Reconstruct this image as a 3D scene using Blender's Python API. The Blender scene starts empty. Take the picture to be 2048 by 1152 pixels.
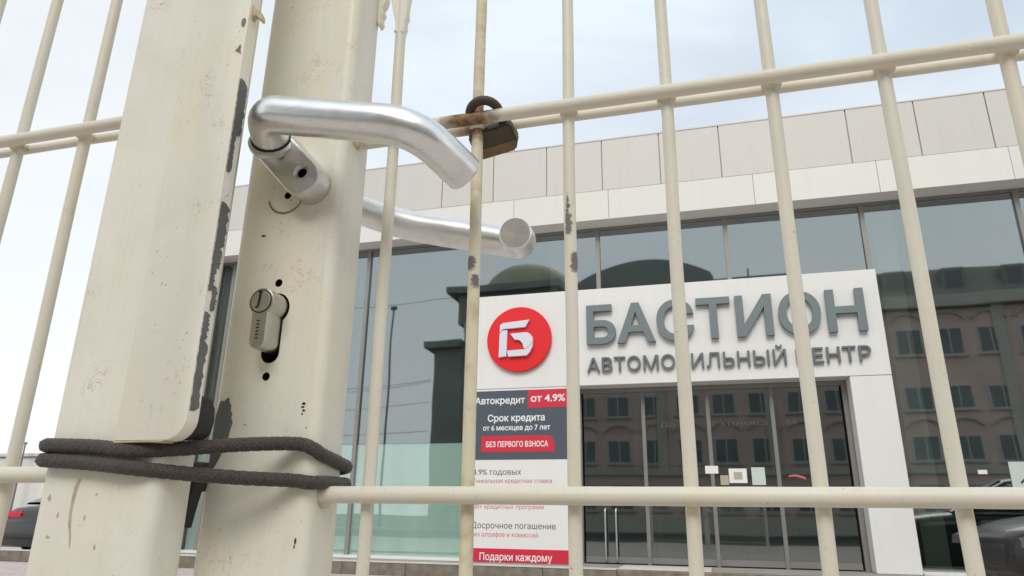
import bpy, bmesh, math, random
import numpy as np
from mathutils import Vector, Matrix, noise
from mathutils.geometry import interpolate_bezier, delaunay_2d_cdt
random.seed(7)
R = math.radians
S = bpy.context.scene
C = S.collection
H = 0.84                      # eye height above the pavement; heights near the gate are given relative to it

# ------------------------------------------------------------------ camera, sky, sun, exposure
cam_d = bpy.data.cameras.new('camera')
cam = bpy.data.objects.new('camera', cam_d)
C.objects.link(cam)
cam_d.sensor_width = 36.0
cam_d.lens = 36.0 * 1394.0 / 2048.0
cam_d.clip_start, cam_d.clip_end = 0.02, 3000.0
PITCH, YAW, ROLL = 0.31511497, 0.27446395, 0.01253353
fw = Vector((-math.sin(YAW) * math.cos(PITCH), math.cos(YAW) * math.cos(PITCH), math.sin(PITCH)))
rt0 = Vector((math.cos(YAW), math.sin(YAW), 0))
up0 = rt0.cross(fw)
rt = rt0 * math.cos(ROLL) + up0 * math.sin(ROLL)
up = -rt0 * math.sin(ROLL) + up0 * math.cos(ROLL)
mw = Matrix((rt, up, -fw)).transposed().to_4x4()
mw.translation = Vector((0, 0, H))
cam.matrix_world = mw
S.camera = cam

SUN_EL, SUN_AZ = R(43), R(177)          # azimuth clockwise from +Y
world = bpy.data.worlds.new('World')
S.world = world
world.use_nodes = True
wt = world.node_tree
for n in list(wt.nodes):
    wt.nodes.remove(n)
wo = wt.nodes.new('ShaderNodeOutputWorld')
bg = wt.nodes.new('ShaderNodeBackground')
sky = wt.nodes.new('ShaderNodeTexSky')
sky.sky_type = 'NISHITA'
sky.sun_disc = False
sky.sun_elevation = SUN_EL
sky.sun_rotation = SUN_AZ
sky.air_density, sky.dust_density, sky.ozone_density = 1.0, 2.5, 1.5
tc = wt.nodes.new('ShaderNodeTexCoord')
mp = wt.nodes.new('ShaderNodeMapping')
mp.inputs['Scale'].default_value = (1.0, 1.0, 2.4)
nz = wt.nodes.new('ShaderNodeTexNoise')
nz.inputs['Scale'].default_value = 1.9
nz.inputs['Detail'].default_value = 8.0
nz.inputs['Roughness'].default_value = 0.52
nz.inputs['Distortion'].default_value = 0.5
cr = wt.nodes.new('ShaderNodeValToRGB')
cr.color_ramp.elements[0].position = 0.30
cr.color_ramp.elements[0].color = (0.62, 0.62, 0.62, 1)
cr.color_ramp.elements[1].position = 0.62
cr.color_ramp.elements[1].color = (1, 1, 1, 1)
# thin layered cloud: a second, larger noise shades the cloud deck
nz2 = wt.nodes.new('ShaderNodeTexNoise')
nz2.inputs['Scale'].default_value = 1.1
nz2.inputs['Detail'].default_value = 5.0
cr2 = wt.nodes.new('ShaderNodeValToRGB')
cr2.color_ramp.elements[0].position = 0.32
cr2.color_ramp.elements[0].color = (5.7, 6.55, 7.3, 1)
cr2.color_ramp.elements[1].position = 0.66
cr2.color_ramp.elements[1].color = (6.7, 7.2, 7.6, 1)
sep = wt.nodes.new('ShaderNodeSeparateXYZ')
hz = wt.nodes.new('ShaderNodeMapRange')        # cloud deck closes and whitens towards the horizon all round
hz.inputs[1].default_value, hz.inputs[2].default_value = 0.0, 0.55
hz.inputs[3].default_value, hz.inputs[4].default_value = 1.0, 0.0
mx = wt.nodes.new('ShaderNodeMix'); mx.data_type = 'RGBA'
mx2 = wt.nodes.new('ShaderNodeMix'); mx2.data_type = 'RGBA'
mx2.inputs[7].default_value = (7.75, 7.85, 7.8, 1)
L = wt.links.new
L(tc.outputs['Generated'], mp.inputs['Vector'])
L(mp.outputs[0], nz.inputs['Vector']); L(mp.outputs[0], nz2.inputs['Vector'])
L(nz.outputs['Fac'], cr.inputs['Fac']); L(nz2.outputs['Fac'], cr2.inputs['Fac'])
L(tc.outputs['Generated'], sep.inputs[0]); L(sep.outputs['Z'], hz.inputs[0])
L(cr.outputs['Color'], mx.inputs[0]); L(sky.outputs['Color'], mx.inputs[6]); L(cr2.outputs['Color'], mx.inputs[7])
vd = wt.nodes.new('ShaderNodeVectorMath'); vd.operation = 'DOT_PRODUCT'
vd.inputs[1].default_value = Vector((-.92, .30, .10)).normalized()
lw = wt.nodes.new('ShaderNodeMapRange'); lw.interpolation_type = 'SMOOTHSTEP'
lw.inputs[1].default_value, lw.inputs[2].default_value = .48, .92
lw.inputs[3].default_value, lw.inputs[4].default_value = 0.0, .6
mxm = wt.nodes.new('ShaderNodeMath'); mxm.operation = 'MAXIMUM'
L(tc.outputs['Generated'], vd.inputs[0]); L(vd.outputs['Value'], lw.inputs[0])
L(hz.outputs[0], mxm.inputs[0]); L(lw.outputs[0], mxm.inputs[1])
L(mxm.outputs[0], mx2.inputs[0]); L(mx.outputs[2], mx2.inputs[6])
L(mx2.outputs[2], bg.inputs['Color'])
bg.inputs['Strength'].default_value = 0.114
L(bg.outputs[0], wo.inputs['Surface'])

sun_d = bpy.data.lights.new('sun', 'SUN')
sun_d.energy = 1.5
sun_d.angle = R(32)
sun_d.color = (1.0, 0.955, 0.89)
sun = bpy.data.objects.new('sun', sun_d)
C.objects.link(sun)
sd = Vector((math.sin(SUN_AZ) * math.cos(SUN_EL), math.cos(SUN_AZ) * math.cos(SUN_EL), math.sin(SUN_EL)))
sun.rotation_euler = sd.to_track_quat('Z', 'Y').to_euler()
sun.location = (0, 0, 30)

vs = S.view_settings
vs.view_transform = 'Standard'
vs.look = 'None'
vs.exposure = 0.28
vs.gamma = 1.0
vs.use_curve_mapping = False

# ------------------------------------------------------------------ materials
def nodes(name):
    m = bpy.data.materials.new(name)
    m.use_nodes = True
    nt = m.node_tree
    b = nt.nodes['Principled BSDF']
    return m, nt, b

def mix_rgb(nt, fac, a, b):
    n = nt.nodes.new('ShaderNodeMix'); n.data_type = 'RGBA'
    for i, v in ((0, fac), (6, a), (7, b)):
        if isinstance(v, (int, float)):
            n.inputs[i].default_value = v
        elif isinstance(v, tuple):
            n.inputs[i].default_value = (*v, 1) if len(v) == 3 else v
        else:
            nt.links.new(v, n.inputs[i])
    return n.outputs[2]

def noise_fac(nt, scale, lo, hi, detail=5, rough=.55, coord='Object', dist=0, stretch=None, world_pos=False):
    tc = nt.nodes.new('ShaderNodeTexCoord')
    src = tc.outputs[coord]
    if world_pos:
        g = nt.nodes.new('ShaderNodeNewGeometry'); src = g.outputs['Position']
    if stretch:
        mp = nt.nodes.new('ShaderNodeMapping'); mp.inputs['Scale'].default_value = stretch
        nt.links.new(src, mp.inputs[0]); src = mp.outputs[0]
    n = nt.nodes.new('ShaderNodeTexNoise')
    n.inputs['Scale'].default_value = scale
    n.inputs['Detail'].default_value = detail
    n.inputs['Roughness'].default_value = rough
    n.inputs['Distortion'].default_value = dist
    nt.links.new(src, n.inputs['Vector'])
    r = nt.nodes.new('ShaderNodeMapRange')
    r.inputs[1].default_value, r.inputs[2].default_value = lo, hi
    nt.links.new(n.outputs['Fac'], r.inputs[0])
    return r.outputs[0]

def mul(nt, a, b):
    n = nt.nodes.new('ShaderNodeMath'); n.operation = 'MULTIPLY'
    for i, v in enumerate((a, b)):
        if isinstance(v, (int, float)): n.inputs[i].default_value = v
        else: nt.links.new(v, n.inputs[i])
    return n.outputs[0]

def bump(nt, b, h, strength=.2, dist=.001):
    n = nt.nodes.new('ShaderNodeBump')
    n.inputs['Strength'].default_value = strength
    n.inputs['Distance'].default_value = dist
    nt.links.new(h, n.inputs['Height'])
    nt.links.new(n.outputs[0], b.inputs['Normal'])

def plain(name, col, rough=.6, metal=0.0, var=.12, scale=3.0, bmp=0, spec=.5, world_pos=False):
    m, nt, b = nodes(name)
    f = noise_fac(nt, scale, .3, .7, world_pos=world_pos)
    d = tuple(c * (1 - var) for c in col)
    nt.links.new(mix_rgb(nt, f, d, col), b.inputs['Base Color'])
    b.inputs['Roughness'].default_value = rough
    b.inputs['Metallic'].default_value = metal
    b.inputs['Specular IOR Level'].default_value = spec
    if bmp:
        bump(nt, b, noise_fac(nt, scale * 12, .2, .8, world_pos=world_pos), bmp)
    return m

def gate_paint(name, col, dirt, stain=.5, rough=.42, streak=True):
    """old cream enamel: faint mottling, brown hairline cracks in patches, dust specks, orange peel"""
    m, nt, b = nodes(name)
    base = mix_rgb(nt, noise_fac(nt, 16, .3, .7, 6, world_pos=True), tuple(c * .94 for c in col), col)
    warm = tuple(a * b_ for a, b_ in zip(col, (.98, .95, .84)))
    base = mix_rgb(nt, mul(nt, noise_fac(nt, 34, .48, .72, 4, world_pos=True, stretch=(1, 1, .35)), .8), base, warm)
    # brush marks down the length of the steel and greyish grime in large clouds
    base = mix_rgb(nt, mul(nt, noise_fac(nt, 330, .42, .72, 4, world_pos=True, stretch=(1, 1, .035)), .35), base, tuple(c * .88 for c in col))
    base = mix_rgb(nt, mul(nt, noise_fac(nt, 9, .50, .78, 7, .7, world_pos=True), .42), base, tuple(a * .74 for a in warm))
    # hairline cracks: thin level sets of a warped noise, only inside patches
    n = nt.nodes.new('ShaderNodeTexNoise'); n.inputs['Scale'].default_value = 170; n.inputs['Detail'].default_value = 4
    n.inputs['Distortion'].default_value = 1.2
    g = nt.nodes.new('ShaderNodeNewGeometry'); nt.links.new(g.outputs['Position'], n.inputs['Vector'])
    s = nt.nodes.new('ShaderNodeMath'); s.operation = 'SUBTRACT'; s.inputs[1].default_value = .5
    nt.links.new(n.outputs['Fac'], s.inputs[0])
    ab = nt.nodes.new('ShaderNodeMath'); ab.operation = 'ABSOLUTE'; nt.links.new(s.outputs[0], ab.inputs[0])
    ln = nt.nodes.new('ShaderNodeMapRange')
    ln.inputs[1].default_value, ln.inputs[2].default_value, ln.inputs[3].default_value, ln.inputs[4].default_value = 0.0, .022, 1, 0
    nt.links.new(ab.outputs[0], ln.inputs[0])
    patch = noise_fac(nt, 38, .58, .68, 4, world_pos=True)
    base = mix_rgb(nt, mul(nt, mul(nt, ln.outputs[0], patch), stain), base, dirt)
    spk = noise_fac(nt, 420, .69, .76, 2, world_pos=True)
    base = mix_rgb(nt, mul(nt, mul(nt, spk, noise_fac(nt, 40, .46, .6, 3, world_pos=True)), .75), base, tuple(c * .55 for c in dirt))
    nt.links.new(base, b.inputs['Base Color'])
    nt.links.new(noise_fac(nt, 60, .2, .8, 4, world_pos=True), b.inputs['Roughness'])
    rr = nt.nodes.new('ShaderNodeMapRange')
    rr.inputs[3].default_value, rr.inputs[4].default_value = rough - .06, rough + .14
    nt.links.new(noise_fac(nt, 60, .2, .8, 4, world_pos=True), rr.inputs[0])
    nt.links.new(rr.outputs[0], b.inputs['Roughness'])
    bump(nt, b, noise_fac(nt, 240, .2, .8, 5, world_pos=True, stretch=(1, 1, .12)), .16, .0007)
    return m

def rusty_paint(name, col, rust, lo, hi, scale=55):
    m, nt, b = nodes(name)
    f = noise_fac(nt, scale, lo, hi, 6, .6, world_pos=True)
    f2 = noise_fac(nt, 220, .35, .7, 3, world_pos=True)
    r2 = mix_rgb(nt, f2, rust, tuple(c * .45 for c in rust))
    nt.links.new(mix_rgb(nt, f, col, r2), b.inputs['Base Color'])
    b.inputs['Roughness'].default_value = .62
    bump(nt, b, noise_fac(nt, 240, .2, .8, 4, world_pos=True), .25, .0008)
    return m

def glass(name, tint, refl, rough=0.022, spread=.55):
    """coated shop glazing: tinted see-through layer plus a mirror layer that grows towards grazing"""
    m = bpy.data.materials.new(name); m.use_nodes = True
    nt = m.node_tree
    nt.nodes.remove(nt.nodes['Principled BSDF'])
    out = nt.nodes['Material Output']
    tr = nt.nodes.new('ShaderNodeBsdfTransparent'); tr.inputs[0].default_value = (*tint, 1)
    gl = nt.nodes.new('ShaderNodeBsdfGlossy'); gl.inputs['Color'].default_value = (.90, .98, 1.0, 1); gl.inputs['Roughness'].default_value = rough
    fr = nt.nodes.new('ShaderNodeFresnel'); fr.inputs['IOR'].default_value = 1.5
    ma = nt.nodes.new('ShaderNodeMath'); ma.operation = 'MULTIPLY_ADD'
    ma.inputs[1].default_value = spread; ma.inputs[2].default_value = refl
    nt.links.new(fr.outputs[0], ma.inputs[0])
    mixs = nt.nodes.new('ShaderNodeMixShader')
    nt.links.new(ma.outputs[0], mixs.inputs[0]); nt.links.new(tr.outputs[0], mixs.inputs[1]); nt.links.new(gl.outputs[0], mixs.inputs[2])
    # old float glass is never quite flat
    bn = nt.nodes.new('ShaderNodeBump'); bn.inputs['Strength'].default_value = .10; bn.inputs['Distance'].default_value = .02
    tcn = nt.nodes.new('ShaderNodeNewGeometry'); no = nt.nodes.new('ShaderNodeTexNoise'); no.inputs['Scale'].default_value = .7; no.inputs['Detail'].default_value = 1
    nt.links.new(tcn.outputs['Position'], no.inputs['Vector']); nt.links.new(no.outputs['Fac'], bn.inputs['Height'])
    nt.links.new(bn.outputs[0], gl.inputs['Normal'])
    nt.links.new(mixs.outputs[0], out.inputs['Surface'])
    return m

M = {}
M['post'] = gate_paint('cream_post_paint', (.85, .82, .71), (.36, .28, .15), .75)
M['rod'] = gate_paint('cream_rod_paint', (.77, .73, .61), (.40, .29, .15), .35)
M['rod_stained'] = rusty_paint('rust_stained_rod_paint', (.60, .53, .36), (.42, .24, .09), .52, .80, 40)
M['rust'] = rusty_paint('rusted_rod_joint', (.52, .40, .24), (.23, .10, .045), .38, .58)
M['primer'] = plain('grey_primer', (.155, .16, .16), .6, 0, .3, 60, .2)
M['chip'] = plain('bare_chip', (.20, .20, .195), .6, 0, .35, 90, .2)
M['rubber'] = plain('black_rubber_and_wedge', (.035, .035, .036), .7, 0, .3, 60, .2)
M['hole'] = plain('hole_shade_and_chip_black', (.03, .028, .026), .7, .3, .3, 80)  # near-black colour paints the shade inside holes, keyway and gaps; also used on chips
M['imprint'] = plain('worn_paint_under_rose', (.63, .595, .50), .5, 0, .12, 90, .1)
M['stain'] = plain('brown_run', (.57, .485, .36), .6, 0, .25, 200)
M['ring'] = plain('dirt_ring', (.30, .23, .12), .8, 0, .4, 120)

def alu(name, col, rough):
    m, nt, b = nodes(name)
    f = noise_fac(nt, 45, .25, .75, 6, world_pos=True, stretch=(1, 6, 6))
    nt.links.new(mix_rgb(nt, f, tuple(c * .93 for c in col), col), b.inputs['Base Color'])
    b.inputs['Metallic'].default_value = 1.0
    rr = nt.nodes.new('ShaderNodeMapRange'); rr.inputs[3].default_value, rr.inputs[4].default_value = rough - .05, rough + .1
    nt.links.new(noise_fac(nt, 70, .2, .8, 5, world_pos=True), rr.inputs[0]); nt.links.new(rr.outputs[0], b.inputs['Roughness'])
    # handling scratches and finger grease
    sc = noise_fac(nt, 900, .60, .72, 2, world_pos=True, stretch=(.12, 1, 1))
    gr_ = noise_fac(nt, 60, .52, .70, 5, world_pos=True)
    c = mix_rgb(nt, mul(nt, gr_, .35), b.inputs['Base Color'].links[0].from_socket, tuple(c * .72 for c in col))
    nt.links.new(mix_rgb(nt, mul(nt, sc, .4), c, tuple(c * .6 for c in col)), b.inputs['Base Color'])
    bump(nt, b, noise_fac(nt, 500, .3, .7, 3, world_pos=True, stretch=(.2, 1, 1)), .08, .0004)
    return m
M['alu'] = alu('satin_aluminium', (.91, .91, .895), .31)
M['alu_dull'] = alu('worn_aluminium', (.72, .70, .65), .36)
M['nickel'] = alu('scratched_nickel', (.54, .525, .48), .31)
M['bronze'] = rusty_paint('rusty_padlock', (.075, .06, .042), (.20, .115, .035), .50, .72, 90)
M['brass'] = rusty_paint('tarnished_brass', (.21, .145, .065), (.10, .06, .03), .45, .8, 130)
M['weld'] = rusty_paint('stained_weld', (.70, .65, .51), (.40, .30, .16), .50, .85, 110)
M['shackle'] = rusty_paint('rusty_shackle', (.06, .05, .042), (.09, .05, .025), .40, .66, 150)

def cord_mat():
    m, nt, b = nodes('dark_braided_cord')
    f = noise_fac(nt, 900, .3, .7, 3, world_pos=True)
    nt.links.new(mix_rgb(nt, f, (.030, .024, .019), (.085, .068, .054)), b.inputs['Base Color'])
    b.inputs['Roughness'].default_value = .8
    b.inputs['Sheen Weight'].default_value = .2
    return m
M['cord'] = cord_mat()

def panel_mat(name, col, rough=.5):
    """coated sheet: each panel a touch different, faint rain streaks, slight buckling"""
    m, nt, b = nodes(name)
    oi = nt.nodes.new('ShaderNodeObjectInfo')
    c = mix_rgb(nt, oi.outputs['Random'], tuple(v * .955 for v in col), col)
    st = noise_fac(nt, 5, .50, .80, 6, .65, world_pos=True, stretch=(1.6, 1, .10))
    c = mix_rgb(nt, mul(nt, st, .30), c, tuple(v * d for v, d in zip(col, (.80, .79, .76))))
    c = mix_rgb(nt, mul(nt, noise_fac(nt, 1.2, .4, .7, 5, world_pos=True), .12), c, tuple(v * .86 for v in col))
    nt.links.new(c, b.inputs['Base Color'])
    b.inputs['Roughness'].default_value = rough
    bump(nt, b, noise_fac(nt, 1.6, .2, .8, 2, world_pos=True), .12, .02)
    return m
M['fascia'] = panel_mat('white_fascia', (.745, .74, .685))
M['parapet'] = panel_mat('pale_grey_panel', (.625, .605, .56))
M['joint'] = plain('panel_joint', (.50, .485, .455), .8)
M['portal'] = panel_mat('white_portal', (.755, .75, .725), .42)
M['soffit'] = plain('grey_soffit', (.82, .79, .76), .6, 0, .06, 2)
M['frame'] = plain('grey_frame', (.27, .26, .245), .45, .2, .08, 4)
M['frame_light'] = plain('light_frame', (.22, .21, .195), .45, .1, .08, 4)
M['steel'] = alu('door_handle_steel', (.75, .75, .74), .28)
M['letter'] = plain('grey_letter', (.16, .20, .205), .42, 0, .08, 6)
M['letter_s'] = plain('dark_grey_letter', (.13, .155, .165), .45, 0, .08, 6)
M['red'] = plain('red_disc', (.76, .012, .018), .35, 0, .06, 3)
M['silver'] = plain('silver_emblem', (.80, .82, .90), .28, .25, .05, 4)
M['poster'] = plain('white_poster', (.74, .74, .715), .5, 0, .03, 2)
M['poster_dark'] = plain('slate_poster', (.070, .088, .115), .5, 0, .08, 2)
M['poster_red'] = plain('red_poster', (.60, .018, .045), .5, 0, .06, 2)
M['ink'] = plain('dark_ink', (.06, .065, .075), .6)
M['ink_red'] = plain('red_ink', (.62, .13, .13), .6)
M['ink_white'] = plain('white_ink', (.82, .82, .82), .6)
M['ink_dim'] = plain('dim_ink', (.085, .083, .078), .6)
M['paper'] = plain('paper', (.78, .78, .76), .7, 0, .05, 9)
M['paper_g'] = plain('greenish_paper', (.56, .64, .58), .7, 0, .06, 9)
M['paper_b'] = plain('beige_paper', (.45, .40, .30), .7, 0, .1, 9)
def film_mat(name, col):
    m, nt, b = nodes(name)
    c = mix_rgb(nt, noise_fac(nt, 2.2, .35, .7, 6, .6, world_pos=True, stretch=(1, 1, .25)), tuple(v * .84 for v in col), col)
    c = mix_rgb(nt, mul(nt, noise_fac(nt, 14, .55, .75, 5, world_pos=True), .25), c, tuple(v * .7 for v in col))
    nt.links.new(c, b.inputs['Base Color']); b.inputs['Roughness'].default_value = .55
    return m
M['film'] = film_mat('mint_film', (.58, .72, .66))
M['glass'] = glass('coated_glass', (.62, .64, .61), .265)
M['glass_film'] = glass('coated_glass_clear', (.95, .985, .97), .12, 0, .5)
M['glass_door'] = glass('door_glass', (.50, .52, .50), .19)
M['dark_in'] = plain('dark_interior', (.13, .135, .128), .8, 0, .2, .6)
M['floor_in'] = plain('interior_floor', (.22, .22, .21), .25, 0, .15, .7)
M['mint_col'] = plain('mint_column', (.70, .84, .78), .6, 0, .05, 1)
M['sill'] = plain('white_sill', (.76, .74, .71), .6, 0, .06, 3)
M['kerb_top'] = plain('pale_kerb', (.62, .585, .54), .8, 0, .16, 6, .2)
M['kerb'] = plain('brown_granite', (.225, .195, .155), .75, 0, .4, 9, .3)
M['terrace'] = plain('terrace_paving', (.36, .325, .29), .8, 0, .25, 4, .2)
M['asphalt'] = plain('asphalt', (.055, .055, .056), .85, 0, .35, 4, .3)
M['lawn'] = plain('lawn', (.055, .10, .03), .9, 0, .5, 3, .4)
M['white_line'] = plain('road_paint', (.7, .7, .68), .7, 0, .2, 5)

def paver_mat():
    m, nt, b = nodes('pink_pavers')
    tc = nt.nodes.new('ShaderNodeNewGeometry')
    br = nt.nodes.new('ShaderNodeTexBrick')
    br.inputs['Scale'].default_value = 2.5
    br.inputs['Color1'].default_value = (.52, .445, .405, 1); br.inputs['Color2'].default_value = (.58, .495, .455, 1)
    br.inputs['Mortar'].default_value = (.27, .23, .21, 1)
    br.inputs['Mortar Size'].default_value = .012
    nt.links.new(tc.outputs['Position'], br.inputs['Vector'])
    f = noise_fac(nt, 2, .3, .7, world_pos=True)
    nt.links.new(mix_rgb(nt, mul(nt, f, .3), br.outputs['Color'], (.30, .27, .25)), b.inputs['Base Color'])
    b.inputs['Roughness'].default_value = .85
    bump(nt, b, br.outputs['Fac'], -.4, .004)
    return m
M['paver'] = paver_mat()

def car_paint(name, col, coat=.6):
    m, nt, b = nodes(name)
    nt.links.new(mix_rgb(nt, noise_fac(nt, 6, .3, .7), tuple(c * .85 for c in col), col), b.inputs['Base Color'])
    b.inputs['Roughness'].default_value = .4; b.inputs['Metallic'].default_value = .1
    b.inputs['Coat Weight'].default_value = coat; b.inputs['Coat Roughness'].default_value = .04
    return m
M['car_a'] = car_paint('dark_grey_car_paint', (.020, .020, .019))
M['car_b'] = car_paint('charcoal_car_paint', (.008, .008, .009), .3)
M['car_glass'] = plain('car_window', (.02, .024, .026), .04, 0, .1, 2, spec=1.0)
M['tyre'] = plain('tyre', (.02, .02, .02), .8, 0, .3, 30, .2)
M['rim'] = plain('alloy_rim', (.45, .45, .46), .3, .9, .1, 5)
M['tail'] = plain('red_tail_lamp', (.62, .03, .05), .12, 0, .15, 12)
M['head'] = plain('headlamp', (.09, .09, .10), .08, 0, .2, 12, spec=.9)
M['chrome'] = plain('chrome', (.82, .82, .83), .12, 1.0, .05, 4)
M['black_trim'] = plain('black_trim', (.02, .02, .021), .4)

M['stucco'] = plain('pinkish_stucco', (.70, .52, .45), .85, 0, .2, .5, .2, world_pos=True)
M['stone_d'] = plain('dark_stone', (.25, .275, .24), .85, 0, .25, .4, .2, world_pos=True)
M['trim_o'] = plain('grey_cornice', (.52, .50, .44), .8, 0, .15, 1, world_pos=True)
M['mansard'] = plain('green_grey_roof', (.25, .26, .22), .55, 0, .2, .7, world_pos=True)
M['dome_y'] = plain('ochre_dome', (.42, .40, .28), .6, 0, .2, .8, world_pos=True)
M['arch_roof'] = plain('slate_arch_roof', (.25, .275, .25), .5, 0, .2, .8, world_pos=True)
M['win_frame'] = plain('pale_window_frame', (.55, .55, .52), .6)
M['win_pane'] = plain('dark_window_pane', (.14, .175, .17), .12, 0, .35, .6, spec=.6, world_pos=True)
M['pole'] = plain('dark_pole', (.06, .065, .065), .6, .2)
M['wire'] = plain('cable', (.015, .015, .015), .7)
M['shed'] = plain('pale_shed', (.70, .67, .63), .7, 0, .08, .3, world_pos=True)

# ------------------------------------------------------------------ object helpers
def link(name, me, mat, parent=None, loc=(0, 0, 0), local=False):
    o = bpy.data.objects.new(name, me)
    C.objects.link(o)
    if mat is not None and me is not None:
        if not me.materials:
            me.materials.append(mat)
        elif mat.name not in [x.name for x in me.materials if x]:
            o.material_slots[0].link = 'OBJECT'; o.material_slots[0].material = mat
    o.location = loc
    if parent is not None:
        o.parent = parent
        if not local:
            w = Vector(parent.get('_w', (0, 0, 0)))
            o.matrix_parent_inverse = Matrix.Translation(-w)
    o['_w'] = tuple(loc)
    return o

def tag(o, label=None, cat=None, group=None, kind=None):
    if label: o['label'] = label
    if cat: o['category'] = cat
    if group: o['group'] = group
    if kind: o['kind'] = kind
    return o

def thing(name, loc, label, cat, group=None, rotz=0):
    o = bpy.data.objects.new(name, None)
    C.objects.link(o)
    o.empty_display_size = .1
    o.location = loc; o.rotation_euler = (0, 0, rotz)
    o['_w'] = tuple(loc)
    return tag(o, label, cat, group)

def mesh(bm, name='m', smooth=False, angle=None):
    me = bpy.data.meshes.new(name)
    bm.normal_update()
    bm.to_mesh(me); bm.free()
    if smooth or angle is not None:
        for p in me.polygons: p.use_smooth = True
        if angle is not None:
            me.set_sharp_from_angle(angle=angle)
    return me

def add_box(bm, x0, x1, y0, y1, z0, z1):
    vs = [bm.verts.new((x, y, z)) for x in (x0, x1) for y in (y0, y1) for z in (z0, z1)]
    for f in ((0, 1, 3, 2), (4, 6, 7, 5), (0, 4, 5, 1), (2, 3, 7, 6), (0, 2, 6, 4), (1, 5, 7, 3)):
        bm.faces.new([vs[i] for i in f])
    return vs

def box_me(x0, x1, y0, y1, z0, z1, bev=0, seg=2):
    bm = bmesh.new()
    add_box(bm, x0, x1, y0, y1, z0, z1)
    bmesh.ops.recalc_face_normals(bm, faces=bm.faces)
    if bev:
        bmesh.ops.bevel(bm, geom=bm.edges[:], offset=bev, segments=seg, affect='EDGES', profile=.5)
        return mesh(bm, 'box', angle=R(35))
    return mesh(bm, 'box')

def add_prism(bm, pts, y0, y1, close=True):
    """polygon in x,z extruded from y0 (front) to y1"""
    a = [bm.verts.new((x, y0, z)) for x, z in pts]
    b = [bm.verts.new((x, y1, z)) for x, z in pts]
    n = len(pts)
    fa = bm.faces.new(a); fb = bm.faces.new(b[::-1])
    for i in range(n):
        bm.faces.new((a[i], b[i], b[(i + 1) % n], a[(i + 1) % n]))
    bmesh.ops.recalc_face_normals(bm, faces=bm.faces)

def prism_me(pts, y0, y1, bev=0, seg=2):
    bm = bmesh.new()
    add_prism(bm, pts, y0, y1)
    if bev:
        bmesh.ops.bevel(bm, geom=[e for e in bm.edges if all(abs(v.co.y - y0) < 1e-7 for v in e.verts)], offset=bev, segments=seg, affect='EDGES', profile=.5)
    return mesh(bm, 'prism', angle=R(40))

def arc(cx, cz, r, a0, a1, n):
    return [(cx + r * math.cos(R(a0 + (a1 - a0) * i / n)), cz + r * math.sin(R(a0 + (a1 - a0) * i / n))) for i in range(n + 1)]

def frames(P, closed=False):
    """parallel transport frames"""
    n = len(P); T = []
    for i in range(n):
        a = P[(i - 1) % n] if (closed or i > 0) else P[i]
        b = P[(i + 1) % n] if (closed or i < n - 1) else P[i]
        T.append((b - a).normalized())
    u = T[0].orthogonal().normalized(); out = []
    for i in range(n):
        u = (u - T[i] * u.dot(T[i])).normalized()
        out.append((u.copy(), T[i].cross(u)))
    return T, out

def add_tube(bm, P, r, seg=16, closed=False, caps=True, round_end=0, rfun=None):
    P = [Vector(p) for p in P]
    T, F = frames(P, closed)
    rings = []
    for i, p in enumerate(P):
        ri = r[i] if isinstance(r, (list, tuple)) else r
        ring = []
        for k in range(seg):
            a = 2 * math.pi * k / seg
            q = ri * (rfun(i, k) if rfun else 1)
            ring.append(bm.verts.new(p + (F[i][0] * math.cos(a) + F[i][1] * math.sin(a)) * q))
        rings.append(ring)
    n = len(rings)
    for i in range(n if closed else n - 1):
        A, B = rings[i], rings[(i + 1) % n]
        for k in range(seg):
            bm.faces.new((A[k], A[(k + 1) % seg], B[(k + 1) % seg], B[k]))
    if caps and not closed:
        bm.faces.new(rings[0][::-1]); bm.faces.new(rings[-1])

def tube_me(P, r, seg=16, **k):
    bm = bmesh.new(); add_tube(bm, P, r, seg, **k)
    bmesh.ops.recalc_face_normals(bm, faces=bm.faces)
    return mesh(bm, 'tube', angle=R(45))

def fillet(P, rad, n=8):
    """round the corners of a polyline"""
    P = [Vector(p) for p in P]; out = [P[0]]
    for i in range(1, len(P) - 1):
        r = rad[i - 1] if isinstance(rad, (list, tuple)) else rad
        a, b, c = P[i - 1], P[i], P[i + 1]
        d1 = (a - b); d2 = (c - b)
        t = min(r, d1.length * .48, d2.length * .48)
        p0 = b + d1.normalized() * t; p1 = b + d2.normalized() * t
        for k in range(n + 1):
            s = k / n
            out.append(p0 * (1 - s) ** 2 + b * 2 * s * (1 - s) + p1 * s * s)
    out.append(P[-1])
    return out

def densify(P, step):
    out = []
    for a, b in zip(P, P[1:]):
        n = max(1, int((b - a).length / step))
        out += [a.lerp(b, k / n) for k in range(n)]
    return out + [P[-1]]

def rough_poly(cx, cz, w, h, n=14, seed=0, j=.28):
    rnd = random.Random(seed)
    return [(cx + w * .5 * math.cos(2 * math.pi * k / n) * (1 + rnd.uniform(-j, j)), cz + h * .5 * math.sin(2 * math.pi * k / n) * (1 + rnd.uniform(-j, j))) for k in range(n)]

def struct(name, me, mat):
    return tag(link(name, me, mat), kind='structure')

TXT = bpy.data.objects.new('t', bpy.data.curves.new('t', 'FONT'))
C.objects.link(TXT)
def raw_text(s, off=0.0):
    cu = TXT.data; cu.body = s; cu.size = 1.0; cu.offset = off; cu.extrude = 0
    return cu

def text_me(s, off=0.0):
    """flat outline mesh, used for measuring"""
    raw_text(s, off)
    return bpy.data.meshes.new_from_object(TXT)

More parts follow.
